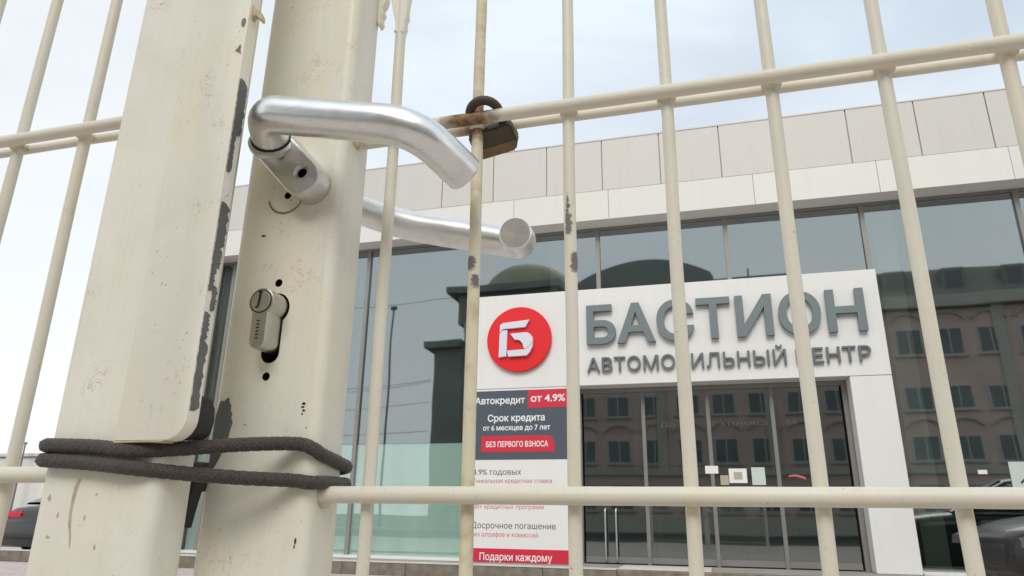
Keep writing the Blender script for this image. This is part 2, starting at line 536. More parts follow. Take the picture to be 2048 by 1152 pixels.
def solid_text(s, off=0.0, ext=.5):
    """solid letters; strokes drawn as separate overlapping contours are filled one by one"""
    raw_text(s, 0.0)
    dg = bpy.context.evaluated_depsgraph_get()
    cv = TXT.to_curve(dg)
    loops = []
    for sp in cv.splines:
        pts = []
        bp = sp.bezier_points
        for i in range(len(bp)):
            A, B = bp[i], bp[(i + 1) % len(bp)]
            straight = (A.handle_right - A.co).cross(B.co - A.co).length < 1e-5 and (B.handle_left - B.co).cross(B.co - A.co).length < 1e-5
            seg = [A.co.copy()] if straight else interpolate_bezier(A.co, A.handle_right, B.handle_left, B.co, 7)[:-1]
            pts += [(q.x, q.y) for q in seg]
        clean = []
        for q in pts:
            if not clean or abs(q[0] - clean[-1][0]) + abs(q[1] - clean[-1][1]) > 1e-5: clean.append(q)
        if len(clean) > 2:
            ar = sum(x0 * y1 - x1 * y0 for (x0, y0), (x1, y1) in zip(clean, clean[1:] + clean[:1]))
            loops.append((ar, clean))
    TXT.to_curve_clear()
    if not loops: return bpy.data.meshes.new('t')
    sgn = 1 if max(loops, key=lambda l: abs(l[0]))[0] > 0 else -1
    def grow(pl, d):          # embolden: move every vertex along its outward normal
        n = len(pl); out = []
        for i in range(n):
            p0, p1, p2 = Vector(pl[i - 1]), Vector(pl[i]), Vector(pl[(i + 1) % n])
            e1 = (p1 - p0).normalized(); e2 = (p2 - p1).normalized()
            n1 = Vector((e1.y, -e1.x)) * sgn; n2 = Vector((e2.y, -e2.x)) * sgn
            m = n1 + n2
            if m.length < 1e-6: out.append(pl[i]); continue
            m.normalize(); k = max(.5, m.dot(n1))
            q = p1 + m * (d / k); out.append((q.x, q.y))
        return out
    verts, edges, E = [], [], []
    for ar, pl in loops:
        g = grow(pl, off); i0 = len(verts); n = len(g)
        verts += [Vector(q) for q in g]
        edges += [(i0 + i, i0 + (i + 1) % n) for i in range(n)]
        E += [(*g[i], *g[(i + 1) % n]) for i in range(n)]
    V, _, F, *_r = delaunay_2d_cdt(verts, edges, [], 0, 1e-5)
    E = np.array(E)
    cen = np.array([[sum(V[i].x for i in f) / 3, sum(V[i].y for i in f) / 3] for f in F])
    X, Y = cen[:, :1], cen[:, 1:]
    x0, y0, x1, y1 = E.T
    up_ = (y0 <= Y) & (y1 > Y); dn_ = (y0 > Y) & (y1 <= Y)
    side = (x1 - x0) * (Y - y0) - (X - x0) * (y1 - y0)
    wn = (up_ & (side > 0)).sum(1) - (dn_ & (side < 0)).sum(1)
    bm = bmesh.new()
    front = [bm.verts.new((q.x, q.y, ext)) for q in V]; back = [bm.verts.new((q.x, q.y, -ext)) for q in V]
    cnt = {}
    for f, w in zip(F, wn):
        if w == 0: continue
        bm.faces.new([front[i] for i in f]); bm.faces.new([back[i] for i in f][::-1])
        for i in range(3):
            a, b = f[i], f[(i + 1) % 3]
            if (b, a) in cnt: del cnt[(b, a)]
            else: cnt[(a, b)] = 1
    for a, b in cnt: bm.faces.new((front[b], front[a], back[a], back[b]))
    bmesh.ops.delete(bm, geom=[v for v in bm.verts if not v.link_faces], context='VERTS')
    bmesh.ops.recalc_face_normals(bm, faces=bm.faces)
    out = bpy.data.meshes.new('t'); bm.to_mesh(out); bm.free()
    return out

def bounds(me):
    X = [v.co.x for v in me.vertices]; Y = [v.co.y for v in me.vertices]
    return min(X), max(X), min(Y), max(Y)

CAPH = {}
def cap_h(off):
    if off not in CAPH:
        b = bounds(text_me('Н', off)); CAPH[off] = (b[3] - b[2], b[2])
    return CAPH[off]

def flat_text(name, s, x0, x1, zb, cap, y, mat, parent, off=0.0, depth=.002):
    """printed line of writing, one mesh per word: fitted between x0 and x1 on baseline zb with the cap height cap, facing -Y"""
    wb = bounds(text_me(s, off)); ch, base = cap_h(off)
    sx = (x1 - x0) / (wb[1] - wb[0]); sz = cap / ch
    at_ = 0
    for w in s.split(' '):
        right = bounds(text_me(s[:at_ + len(w)], off))[1]
        at_ += len(w) + 1
        me = solid_text(w, off)
        b = bounds(me)
        for v in me.vertices:
            v.co = (x0 + (right - (b[1] - v.co.x) - wb[0]) * sx, (y - depth - (v.co.z - .5) * .04) if v.co.z > 0 else y + .0008 - (v.co.z + .5) * .02, zb + (v.co.y - base) * sz)
        me.materials.clear()
        link(name, me, mat, parent)

# ------------------------------------------------------------------ the setting
def sheet(name, x0, x1, y0, y1, z, mat):
    bm = bmesh.new()
    bm.faces.new([bm.verts.new(p) for p in ((x0, y0, z), (x1, y0, z), (x1, y1, z), (x0, y1, z))])
    return struct(name, mesh(bm), mat)
sheet('ground', -900, 900, -900, 900, -.008, M['asphalt'])
sheet('pavement', -60, 60, -3.0, 13.5, 0.0, M['paver'])
sheet('pavement', -60, 60, -20.0, -16.5, 0.0, M['terrace'])
sheet('lawn', -60, 60, -7.5, -3.2, 0.0, M['lawn'])
for k in range(14):
    sheet('road_marking', -56 + 8 * k, -52 + 8 * k, -12.1, -11.95, .0, M['white_line'])
terrace = struct('terrace', box_me(-9.6, 30, 10.0, 19.0, -.02, .15), M['terrace'])
kerb = struct('kerb', box_me(-60, 30, 9.90, 9.998, -.02, .145), M['kerb'])
bm = bmesh.new(); add_box(bm, -.498, .498, 9.86, 10.0, 0.0, .172)
bmesh.ops.bevel(bm, geom=bm.edges[:], offset=.008, segments=1, affect='EDGES')
kst = mesh(bm, 'kerb_stone')
kst.materials.append(M['kerb'])
bm = bmesh.new(); add_box(bm, -.498, .498, 9.853, 10.02, .1722, .186)
kcap = mesh(bm, 'kerb_capping'); kcap.materials.append(M['kerb_top'])
for k in range(-22, 8):
    link('kerb_stone', kst, None, kerb, (k + .2, 0, random.uniform(-.004, .004)))
    if k < -1:
        link('kerb_capping', kcap, None, kerb, (k + .2, 0, random.uniform(-.002, .002)))
tag(link('door_ramp', box_me(-1.32, -.10, 10.06, 10.9, .152, .178, .006), M['kerb_top']), 'low pale grey ramp slab on the paving below the glass entrance doors', 'ramp')

# ------------------------------------------------------------------ dealership building
YF, YG = 11.0, 11.383
def Z(u): return u * YF + H          # heights on the fascia plane
bld = thing('dealership_building', (0, YF, .15), 'low white-clad car showroom with dark mirror glazing and a white entrance portal', 'building')
BX0, BX1 = -9.47, 9.2
# parapet: one row of panels, joints open
zt, zj, zb = Z(.5786), Z(.4897), Z(.4402)
link('parapet_backing', box_me(BX0 + .02, BX1 - .02, YF + .03, YF + .5, zb + .03, zt - .02), M['joint'], bld)
pw = .0907 * YF
x = -.4068 * YF - pw * 5
pm = box_me(.008, pw - .008, YF, YF + .029, zj + .006, zt, .004, 1)
while x < BX1 - pw:
    if x > BX0 - .1:
        link('parapet_panel', pm, M['parapet'], bld, (x, random.uniform(0, .0025), 0))
    x += pw
link('roof_coping', box_me(BX0 - .02, BX1, YF - .006, YF + .56, zt + .002, zt + .025), M['parapet'], bld)
js = [BX0, -.655 * YF, -.465 * YF, -.2801 * YF, -.1263 * YF, .0900 * YF, .258 * YF, .4235 * YF, .60 * YF, .77 * YF]
for a, b in zip(js, js[1:]):
    link('fascia_panel', box_me(a + .003, b - .003, YF - .004, YF + .029, zb, zj, .003, 1), M['fascia'], bld, (0, random.uniform(0, .002), 0))
link('soffit', box_me(BX0 + .03, BX1 - .02, YF + .031, YG + .20, zb + .004, zb + .028), M['soffit'], bld)
link('transom_frame', box_me(BX0 + .05, BX1 - .05, YG - .03, YG + .04, zb - .045, zb + .002), M['frame'], bld)
# side and back walls, floor, roof of the showroom
link('wall', box_me(BX0, BX0 + .25, YF + .55, 19.0, .15, zt - .03), M['fascia'], bld)
link('wall', box_me(BX0, BX0 + .12, YF + .02, YG + .1, .152, zb), M['frame_light'], bld)
link('wall', box_me(BX1 - .25, BX1, YF + .55, 19.0, .15, zt - .03), M['fascia'], bld)
link('back_wall', box_me(BX0, BX1, 18.8, 19.0, .15, zt - .03), M['dark_in'], bld)
link('roof', box_me(BX0 + .25, BX1 - .25, YF + .55, 18.8, zb + .3, zb + .45), M['dark_in'], bld)
link('floor', box_me(BX0 + .25, BX1 - .25, YG + .06, 18.8, .151, .160), M['floor_in'], bld)
link('sill', box_me(BX0, -3.72, YF - .02, YG + .02, .152, .176), M['sill'], bld)
link('sill', box_me(2.60, BX1, YF - .02, YG + .02, .152, .176), M['sill'], bld)
# mullions and panes
mul_u = [-.795, -.715, -.531, -.3407, -.1448, .0443, .2285, .418, .607, .79]
MX = [u * YG for u in mul_u]
zpt = Z(.1806) + .16                       # lower edge of the panes above the doors
for i, u in enumerate(MX):
    lo = .176 if (u < -3.7 or u > 2.58) else Z(.25)
    link('mullion', box_me(u - .035, u + .035, YG - .045, YG + .05, lo, zb - .047), M['frame'], bld)
edges = [BX0 + .13] + MX + [BX1 - .1]
for a, b in zip(edges, edges[1:]):
    a2, b2 = a + .037, b - .037
    over_door = (a > -4.2 and b < 2.8)
    if over_door:
        link('window_pane', box_me(a2, b2, YG, YG + .012, Z(.25), zb - .047), M['glass'], bld)
    elif b < -3.5:
        link('window_pane', box_me(a2, b2, YG, YG + .012, 2.0, zb - .047), M['glass'], bld)
        link('window_pane', box_me(a2, b2, YG, YG + .012, .178, 1.998), M['glass_film'], bld)
        link('frosted_film', box_me(a2, b2, YG + .0125, YG + .016, .178, 1.998), M['film'], bld)
    else:
        link('window_pane', box_me(a2, b2, YG, YG + .012, .178, zb - .047), M['glass'], bld)
# white portal
PX0, PX1, DX0, DX1 = -3.70, 2.588, -2.05, 2.03
zs0, zs1 = Z(.1806), Z(.3270)
portal = link('entrance_portal', box_me(PX0, PX1, YF - .008, YG - .05, zs0, zs1, .006, 1), M['portal'], bld)
link('portal_leg', box_me(PX0, DX0, YF - .006, YG - .05, .152, zs0 - .006, .006, 1), M['portal'], portal)
link('portal_leg', box_me(DX1, PX1, YF - .006, YG - .05, .152, zs0 - .006, .006, 1), M['portal'], portal)
# entrance: mullions, door leaves
door = link('glass_entrance', box_me(DX0, DX1, YG - .03, YG + .04, zs0 - .07, zs0 + .20), M['frame'], bld)
DM = [u * YG for u in (-.0873, .0003, .0834)]
for u in DM:
    link('door_post', box_me(u - .028, u + .028, YG - .04, YG + .04, .152, zs0 - .072), M['frame_light'], door)
link('door_post', box_me(DX1 - .07, DX1 - .002, YG - .04, YG + .04, .152, zs0 - .072), M['frame'], door)
link('door_post', box_me(DX0 + .002, DX0 + .06, YG - .04, YG + .04, .152, zs0 - .072), M['frame'], door)
dedge = [DX0 + .06] + DM + [DX1 - .07]
for a, b in zip(dedge, dedge[1:]):
    link('door_pane', box_me(a + .03, b - .03, YG, YG + .012, .26, zs0 - .073), M['glass_door'], door)
    link('door_rail', box_me(a + .03, b - .03, YG - .02, YG + .03, .17, .258), M['frame_light'], door)
for hx in (-.1458 * 11.25, -.1310 * 11.25):
    P = fillet([(hx, YG - .0, .93 + .02), (hx, YG - .09, .93 + .02), (hx, YG - .09, .14 + .06), (hx, YG, .14 + .06)], .04, 5)
    link('pull_handle', tube_me(P, .015, 10), M['steel'], door)
# lobby behind the doors: inner door frames, column, counter (dim)
lob = thing('inner_lobby_screen', (0, 13.2, .16), 'pale framed inner glass screen standing in the lobby behind the entrance doors', 'screen')
for a, b, h in ((-.95, .05, 2.0), (.55, 1.75, 1.75)):
    for xx in (a, b):
        link('frame_post', box_me(xx - .03, xx + .03, 13.17, 13.23, .16, h), M['frame_light'], lob)
    link('frame_head', box_me(a - .03, b + .03, 13.172, 13.228, h + .001, h + .06), M['frame_light'], lob)
for cx, lab in ((-2.42, 'slim pale mint column behind the glass left of the red disc sign bars'), (2.98, 'slim mint column behind the glass just right of the white portal leg')):
    tag(link('showroom_column', box_me(cx - .16, cx + .16, 11.75, 12.05, .16, zb + .28), M['mint_col']), lab, 'column')
tag(link('reception_counter', box_me(-.4, 1.5, 15.2, 15.8, .16, 1.2, .02), M['frame_light']), 'dim grey reception counter deep inside behind the glass entrance', 'counter')

# ------------------------------------------------------------------ sign lettering and logo
def word(s, x0, x1, zb_, cap, y, depth, mat, parent, off, bev=.0):
    whole = text_me(s, off); wb = bounds(whole); ch, base = cap_h(off)
    sx = (x1 - x0) / (wb[1] - wb[0]); sz = cap / ch
    for i, chr_ in enumerate(s):
        if chr_ == ' ': continue
        right = bounds(text_me(s[:i + 1], off))[1]
        me = solid_text(chr_, off)
        b = bounds(me)
        for v in me.vertices:
            v.co = (x0 + (right - (b[1] - v.co.x) - wb[0]) * sx, y - (depth + (v.co.z - .5) * .2 if v.co.z > 0 else (v.co.z + .5) * .2), zb_ + (v.co.y - base) * sz)
        me.materials.clear()
        bmm = bmesh.new(); bmm.from_mesh(me)
        bmesh.ops.remove_doubles(bmm, verts=bmm.verts, dist=1e-5)
        bmesh.ops.recalc_face_normals(bmm, faces=bmm.faces)
        bmm.to_mesh(me); bmm.free()
        link('letter', me, mat, parent)
ys = YF - .008
sg = thing('sign_lettering', (0.2, ys, Z(.24)), 'large raised grey Cyrillic name letters across the white entrance portal', 'sign')
word('БАСТИОН', -.1640 * YF, .2143 * YF, Z(.2397), .0595 * YF, ys - .012, .075, M['letter'], sg, .022)
sg2 = thing('sign_lettering', (0.2, ys, Z(.2)), 'line of small raised dark grey Cyrillic letters below the big name', 'sign')
word('АВТОМОБИЛЬНЫЙ ЦЕНТР', -.1650 * YF, .2140 * YF, Z(.1990), .0212 * YF, ys - .012, .045, M['letter_s'], sg2, .006)
lg = thing('logo_sign', (-2.95, ys, Z(.2542)), 'round red disc sign with a folded silver letter on the white portal', 'sign')
lcx, lcz, lr = -.2680 * YF, Z(.2542), .0503 * YF
link('disc', prism_me(arc(lcx, lcz, lr, 0, 360, 72)[:-1], ys - .07, ys - .012, .006, 1), M['red'], lg)
def lp(x, y):       # emblem drawn on a 100-unit disc: x right, y up from its centre
    return lcx + x * lr / 100, lcz + y * lr / 100
emb = [[(-57, 43), (-48, 50), (35, 56), (22, 34), (-48, 31), (-57, 20)],
       [(-58, 17), (-48, 27), (-34, 27), (-36, -54), (-60, -56)],
       [(-24, 15), (27, 17), (38, 11), (45, 1), (46, -13), (38, -22), (22, -33), (18, -31), (14, -16), (6, -7), (-3, -4), (-10, -4)],
       [(-34, -37), (22, -35), (36, -25), (47, -16), (44, -30), (36, -45), (27, -54), (-29, -55)]]
for k, pl in enumerate(emb):
    link('emblem_stroke', prism_me([lp(*p) for p in pl], ys - .120 - .004 * k, ys - .072, .008, 1), M['silver'], lg)

# ------------------------------------------------------------------ poster on the left portal leg
yp = YF - .012
po = thing('poster', (-2.9, yp, .17), 'tall white, slate and red advertising poster on the left leg of the portal', 'poster')
def ux(u): return u * YF
link('backing', box_me(-.3375 * YF, -.1958 * YF, yp - .006, yp, .155, Z(.1772)), M['poster'], po)
y1 = yp - .006
link('slate_panel', box_me(-.3374 * YF, -.1959 * YF, y1 - .003, y1, Z(.0765), Z(.1771)), M['poster_dark'], po)
y2 = y1 - .003
link('red_tag', box_me(-.2545 * YF, -.19585 * YF, y2 - .003, y2, Z(.1505), Z(.1768)), M['poster_red'], po)
pts = []
bx0, bx1, bz0, bz1, br = -.3250 * YF, -.2150 * YF, Z(.0872), Z(.1105), .012 * YF
pts = [(bx0, bz0 + .02), (bx0 + .02, bz0), (bx1, bz0), (bx1, bz1 - br)] + arc(bx1 - br, bz1 - br, br, 15, 75, 4) + [(bx1 - br, bz1), (bx0 + .02, bz1), (bx0, bz1 - .02)]
link('red_button', prism_me(pts, y2 - .003, y2), M['poster_red'], po)
link('red_footer', box_me(-.3374 * YF, -.1959 * YF, y1 - .003, y1, .156, Z(-.0447)), M['poster_red'], po)
y3 = y2 - .003
T = flat_text
T('print_word', 'Автокредит', -.3365 * YF, -.2590 * YF, Z(.1575), .0105 * YF, y2, M['ink_white'], po, .02)
T('print_word', 'от 4.9%', -.2500 * YF, -.1985 * YF, Z(.1590), .0110 * YF, y3, M['ink_white'], po, .02)
T('print_word', 'Срок кредита', -.3160 * YF, -.2290 * YF, Z(.1315), .0104 * YF, y2, M['ink_white'], po, .02)
T('print_word', 'от 6 месяцев до 7 лет', -.3230 * YF, -.2210 * YF, Z(.1185), .0078 * YF, y2, M['ink_white'], po, .018)
T('print_word', 'БЕЗ ПЕРВОГО ВЗНОСА', -.3175 * YF, -.2240 * YF, Z(.0945), .0082 * YF, y3, M['ink_white'], po, .02)
T('print_word', '4.9% годовых', -.3372 * YF, -.2640 * YF, Z(.0555), .0080 * YF, y1, M['ink'], po, 0)
T('print_word', 'Уникальная кредитная ставка', -.3372 * YF, -.2190 * YF, Z(.0440), .0062 * YF, y1, M['ink_red'], po, 0)
T('print_word', '100+ кредитных программ', -.3372 * YF, -.2310 * YF, Z(.0085), .0060 * YF, y1, M['ink_red'], po, 0)
T('print_word', 'Досрочное погашение', -.3372 * YF, -.2140 * YF, Z(-.0180), .0082 * YF, y1, M['ink'], po, 0)
T('print_word', 'Без штрафов и комиссий', -.3372 * YF, -.2390 * YF, Z(-.0290), .0062 * YF, y1, M['ink_red'], po, 0)
T('print_word', 'Подарки каждому', -.3235 * YF, -.2190 * YF, Z(-.0600), .0098 * YF, y2, M['ink_white'], po, .012)

# papers taped inside/outside the doors
def gx(u): return u * YG
def gz(u): return u * YG + H
yq = YG - .002
tag(link('paper_notice', box_me(gx(-.0087), gx(.0080), yq - .04, yq - .038, gz(.0560), gz(.0660)), M['paper']), 'small white paper strip on the middle door post of the entrance', 'notice')
nb = thing('framed_notice', (gx(.032), yq, gz(.044)), 'white square notice with a grey patch taped to the entrance glass', 'notice')
link('sheet', box_me(gx(.0213), gx(.0440), yq - .004, yq, gz(.0440), gz(.0625)), M['paper'], nb)
link('grey_patch', box_me(gx(.0275), gx(.0380), yq - .006, yq - .004, gz(.0485), gz(.0580)), M['paper_b'], nb)
tag(link('paper_notice', box_me(gx(.0500), gx(.0668), yq - .003, yq, gz(.0415), gz(.0640)), M['paper_g']), 'upright greenish white sheet taped right of the square notice', 'notice')
tag(link('paper_notice', box_me(gx(.0100), gx(.0205), yq - .003, yq, gz(.0415), gz(.0540)), M['paper_b']), 'small beige sheet taped left of the square notice', 'notice')
rs = thing('red_sticker', (gx(.1056), yq, gz(.049)), 'short wide red sticker on the entrance glass near the right bar', 'sticker')
link('strip', prism_me([(gx(.0950), gz(.0515)), (gx(.1040), gz(.0522)), (gx(.1100), gz(.0505)), (gx(.1165), gz(.0480)), (gx(.1155), gz(.0515)), (gx(.1100), gz(.0535)), (gx(.1040), gz(.0548)), (gx(.0960), gz(.0536))], yq - .004, yq), M['ink_red'], rs)
wl = thing('window_lettering', (0, YG, gz(.119)), 'row of faint grey letters on the dark glass above the entrance doors', 'lettering')
for s, a, b in (('До', -.0655, -.045), ('х холова', -.0005, .0755), ('М', .1010, .1120)):
    flat_text('word', s, gx(a), gx(b), gz(.1190), .0060 * YG, YG - .001, M['ink_dim'], wl, 0)
tag(link('paper_notice', box_me(gx(.3130), gx(.3230), yq - .003, yq, gz(.0545), gz(.0595)), M['paper']), 'tiny white label on the dark glass right of the portal', 'notice')
rp = thing('window_poster', (gx(.37), yq, gz(.03)), 'pale mint poster with a dark stroke inside the right showroom window', 'poster')
link('sheet', box_me(gx(.3470), gx(.3950), yq - .003, yq, gz(.0300), gz(.0690)), M['paper_g'], rp)
link('dark_stroke', prism_me([(gx(.357), gz(.043)), (gx(.362), gz(.047)), (gx(.370), gz(.056)), (gx(.368), gz(.058)), (gx(.361), gz(.050)), (gx(.356), gz(.045))], yq - .005, yq - .003), M['ink'], rp)

# ------------------------------------------------------------------ opposite side of the street (seen in the glazing)
OB = -20.0
op = thing('corner_building', (0, OB, 0), 'long four-storey stucco building with mansard roof mirrored in the showroom glass', 'building')
link('wall', box_me(-15.2, 34, OB - 12, OB, 0, 12.2), M['stucco'], op)
link('plinth', box_me(-15.2, 34, OB, OB + .12, 0, .9), M['trim_o'], op)
link('string_course', box_me(-15.2, 34, OB, OB + .18, 3.15, 3.5), M['trim_o'], op)
link('cornice', box_me(-15.2, 34, OB, OB + .5, 12.25, 12.9), M['trim_o'], op)
bm = bmesh.new()
vs_ = [(OB + .35, 12.9), (OB - .9, 14.6), (OB - 1.1, 14.85), (OB - 11, 14.85), (OB - 12, 12.9)]
a_ = [bm.verts.new((.6, y, z)) for y, z in vs_]; b_ = [bm.verts.new((34, y, z)) for y, z in vs_]
bm.faces.new(a_); bm.faces.new(b_[::-1])
for i in range(5): bm.faces.new((a_[i], b_[i], b_[(i + 1) % 5], a_[(i + 1) % 5]))
bmesh.ops.recalc_face_normals(bm, faces=bm.faces)
link('mansard_roof', mesh(bm), M['mansard'], op)
wf = bmesh.new()
for q in ((-.68, .68, .66, .72), (-.68, .68, -.72, -.66), (-.68, -.61, -.66, .66), (.61, .68, -.66, .66), (-.03, .03, -.66, .66)):
    add_box(wf, q[0], q[1], OB - .02, OB + .05, q[2], q[3])
wf = mesh(wf, 'window_frame'); wf.materials.append(M['win_frame'])
wp = box_me(-.61, .61, OB + .003, OB + .012, -.66, .66); wp.materials.append(M['win_pane'])
wsill = box_me(-.8, .8, OB, OB + .16, -.84, -.74); wsill.materials.append(M['trim_o'])
rnd = random.Random(3)
cols = [-13.4 + 2.05 * k for k in range(23)]
for cx in cols:
    for cz, hs in ((4.5, .95), (7.2, .85), (10.35, 1.05), (1.9, 1.0)):
        w = link('window', wf, None, op, (cx, 0, cz)); w.scale = (1, 1, hs)
        p = link('pane', wp, None, w, (0, 0, 0), local=True)
        sl = link('sill', wsill, None, w, (0, 0, 0), local=True)
hm = prism_me(arc(0, .62, 1.05, 145, 35, 10) + arc(0, .50, 1.05, 35, 145, 10), OB, OB + .16)
hm.materials.append(M['trim_o'])
for cx in cols:
    link('hood_mould', hm, None, op, (cx, 0, 4.5))
    link('hood_mould', hm, None, op, (cx, 0, 10.4))
for k in range(12):
    cx = 2.0 + 3 * k
    d = link('dormer', box_me(cx - .6, cx + .6, OB - 1.0, OB + .05, 13.2, 14.55, .05, 1), M['mansard'], op)
    link('dormer_window', box_me(cx - .4, cx + .4, OB + .052, OB + .07, 13.4, 14.35), M['win_pane'], d)
for k in range(8):
    xx = -15.0 + 6.15 * k
    link('pilaster', box_me(xx - .28, xx + .28, OB, OB + .14, 3.5, 12.24), M['trim_o'], op)
# corner tower, dome, arched roof
tw = link('corner_tower', box_me(-17.2, -15.2, OB - 9, OB + .5, 0, 11.3), M['stone_d'], op)
link('tower_cornice', box_me(-17.8, -15.2, OB - 9.2, OB + 1.0, 11.3, 11.75), M['stone_d'], tw)
link('upper_block', box_me(-15.7, -8.9, OB - 8, OB + .3, 12.9, 15.0), M['stone_d'], op)
link('upper_cornice', box_me(-16.4, -8.6, OB - 8.4, OB + .8, 15.0, 15.45), M['stone_d'], op)
bm = bmesh.new()
bmesh.ops.create_uvsphere(bm, u_segments=32, v_segments=16, radius=1)
bmesh.ops.delete(bm, geom=[v for v in bm.verts if v.co.z < -.01], context='VERTS')
for v in bm.verts: v.co = Vector((-11.5 + v.co.x * 3.4, OB - 3 + v.co.y * 3.4, 15.2 + v.co.z * 2.6))
link('dome', mesh(bm, smooth=True), M['dome_y'], op)
pts = arc(-3.3, 8.4, 8.1, 150, 30, 24)
pts = [p for p in pts if p[1] > 14.6]
link('arched_roof', prism_me([(-8.0, 12.9)] + [(min(max(x, -8), .9), z) for x, z in pts] + [(1.2, 12.9)], OB - 9, OB + .2), M['arch_roof'], op)
link('flat_roof', box_me(-8.6, 6.0, OB - 9, OB - .2, 12.9, 15.05), M['arch_roof'], op)
fin = fillet([(3.0, OB, 15.0), (3.0, OB, 15.5)], .1)
link('finial', tube_me(fin, .05, 8), M['pole'], op)
# pole and overhead wires on that side
pol = thing('utility_pole', (-20.6, OB, 0), 'tall thin dark pole mirrored in the left showroom window', 'pole')
link('shaft', tube_me([(-20.6, OB, 0), (-20.6, OB, 14.5)], [.085, .055], 10), M['pole'], pol)
link('top_bracket', box_me(-20.8, -20.4, OB - .08, OB + .08, 14.4, 14.6), M['pole'], pol)
WIRES = [(14.45, 14.4, 'highest of the thin overhead wires mirrored in the left showroom window'),
         (8.6, 9.0, 'second highest thin overhead wire mirrored in the left showroom window'),
         (8.1, 8.9, 'sagging overhead wire mirrored just under the second highest one'),
         (7.2, 7.6, 'overhead wire mirrored midway down the left showroom window'),
         (5.9, 5.8, 'lowest overhead wire mirrored just above the frosted film')]
for za, zb2, lab in WIRES:
    P = []
    for i in range(21):
        s = i / 20
        P.append((-34 + (18.3 if za > 14 else 17) * s, OB + 1.5, za + (zb2 - za) * s - 1.0 * s * (1 - s)))
    tag(link('overhead_wire', tube_me(P, .016, 6), M['wire']), lab, 'wire', 'overhead wires across the street')

# distant shed on the left
sh = thing('distant_shed', (-66, 46, 0), 'long pale flat-roofed shed far off behind the left gate bars', 'building')
link('wall', box_me(-110, -30, 46, 60, 0, 4.95), M['shed'], sh)
link('roof_edge', box_me(-110.3, -29.7, 45.8, 60.2, 4.955, 5.2), M['parapet'], sh)
for k in range(6):
    link('buttress', box_me(-100 + 12 * k, -99.4 + 12 * k, 45.75, 46, 0, 4.95), M['fascia'], sh)
mast = thing('lamp_mast', (-54, 45, 0), 'thin pale mast in front of the distant shed', 'mast')
link('shaft', tube_me([(-53.5, 45, 0), (-53.5, 45, 5.9)], [.09, .06], 8), M['frame_light'], mast)
link('lamp_head', box_me(-53.9, -53.4, 44.9, 45.1, 5.85, 6.0), M['frame_light'], mast)

# ------------------------------------------------------------------ cars
def interp(tab, x):
    for (x0, v0), (x1, v1) in zip(tab, tab[1:]):
        if x <= x1:
            t = (x - x0) / (x1 - x0); t = max(0, min(1, t))
            return v0 + (v1 - v0) * t
    return tab[-1][1]

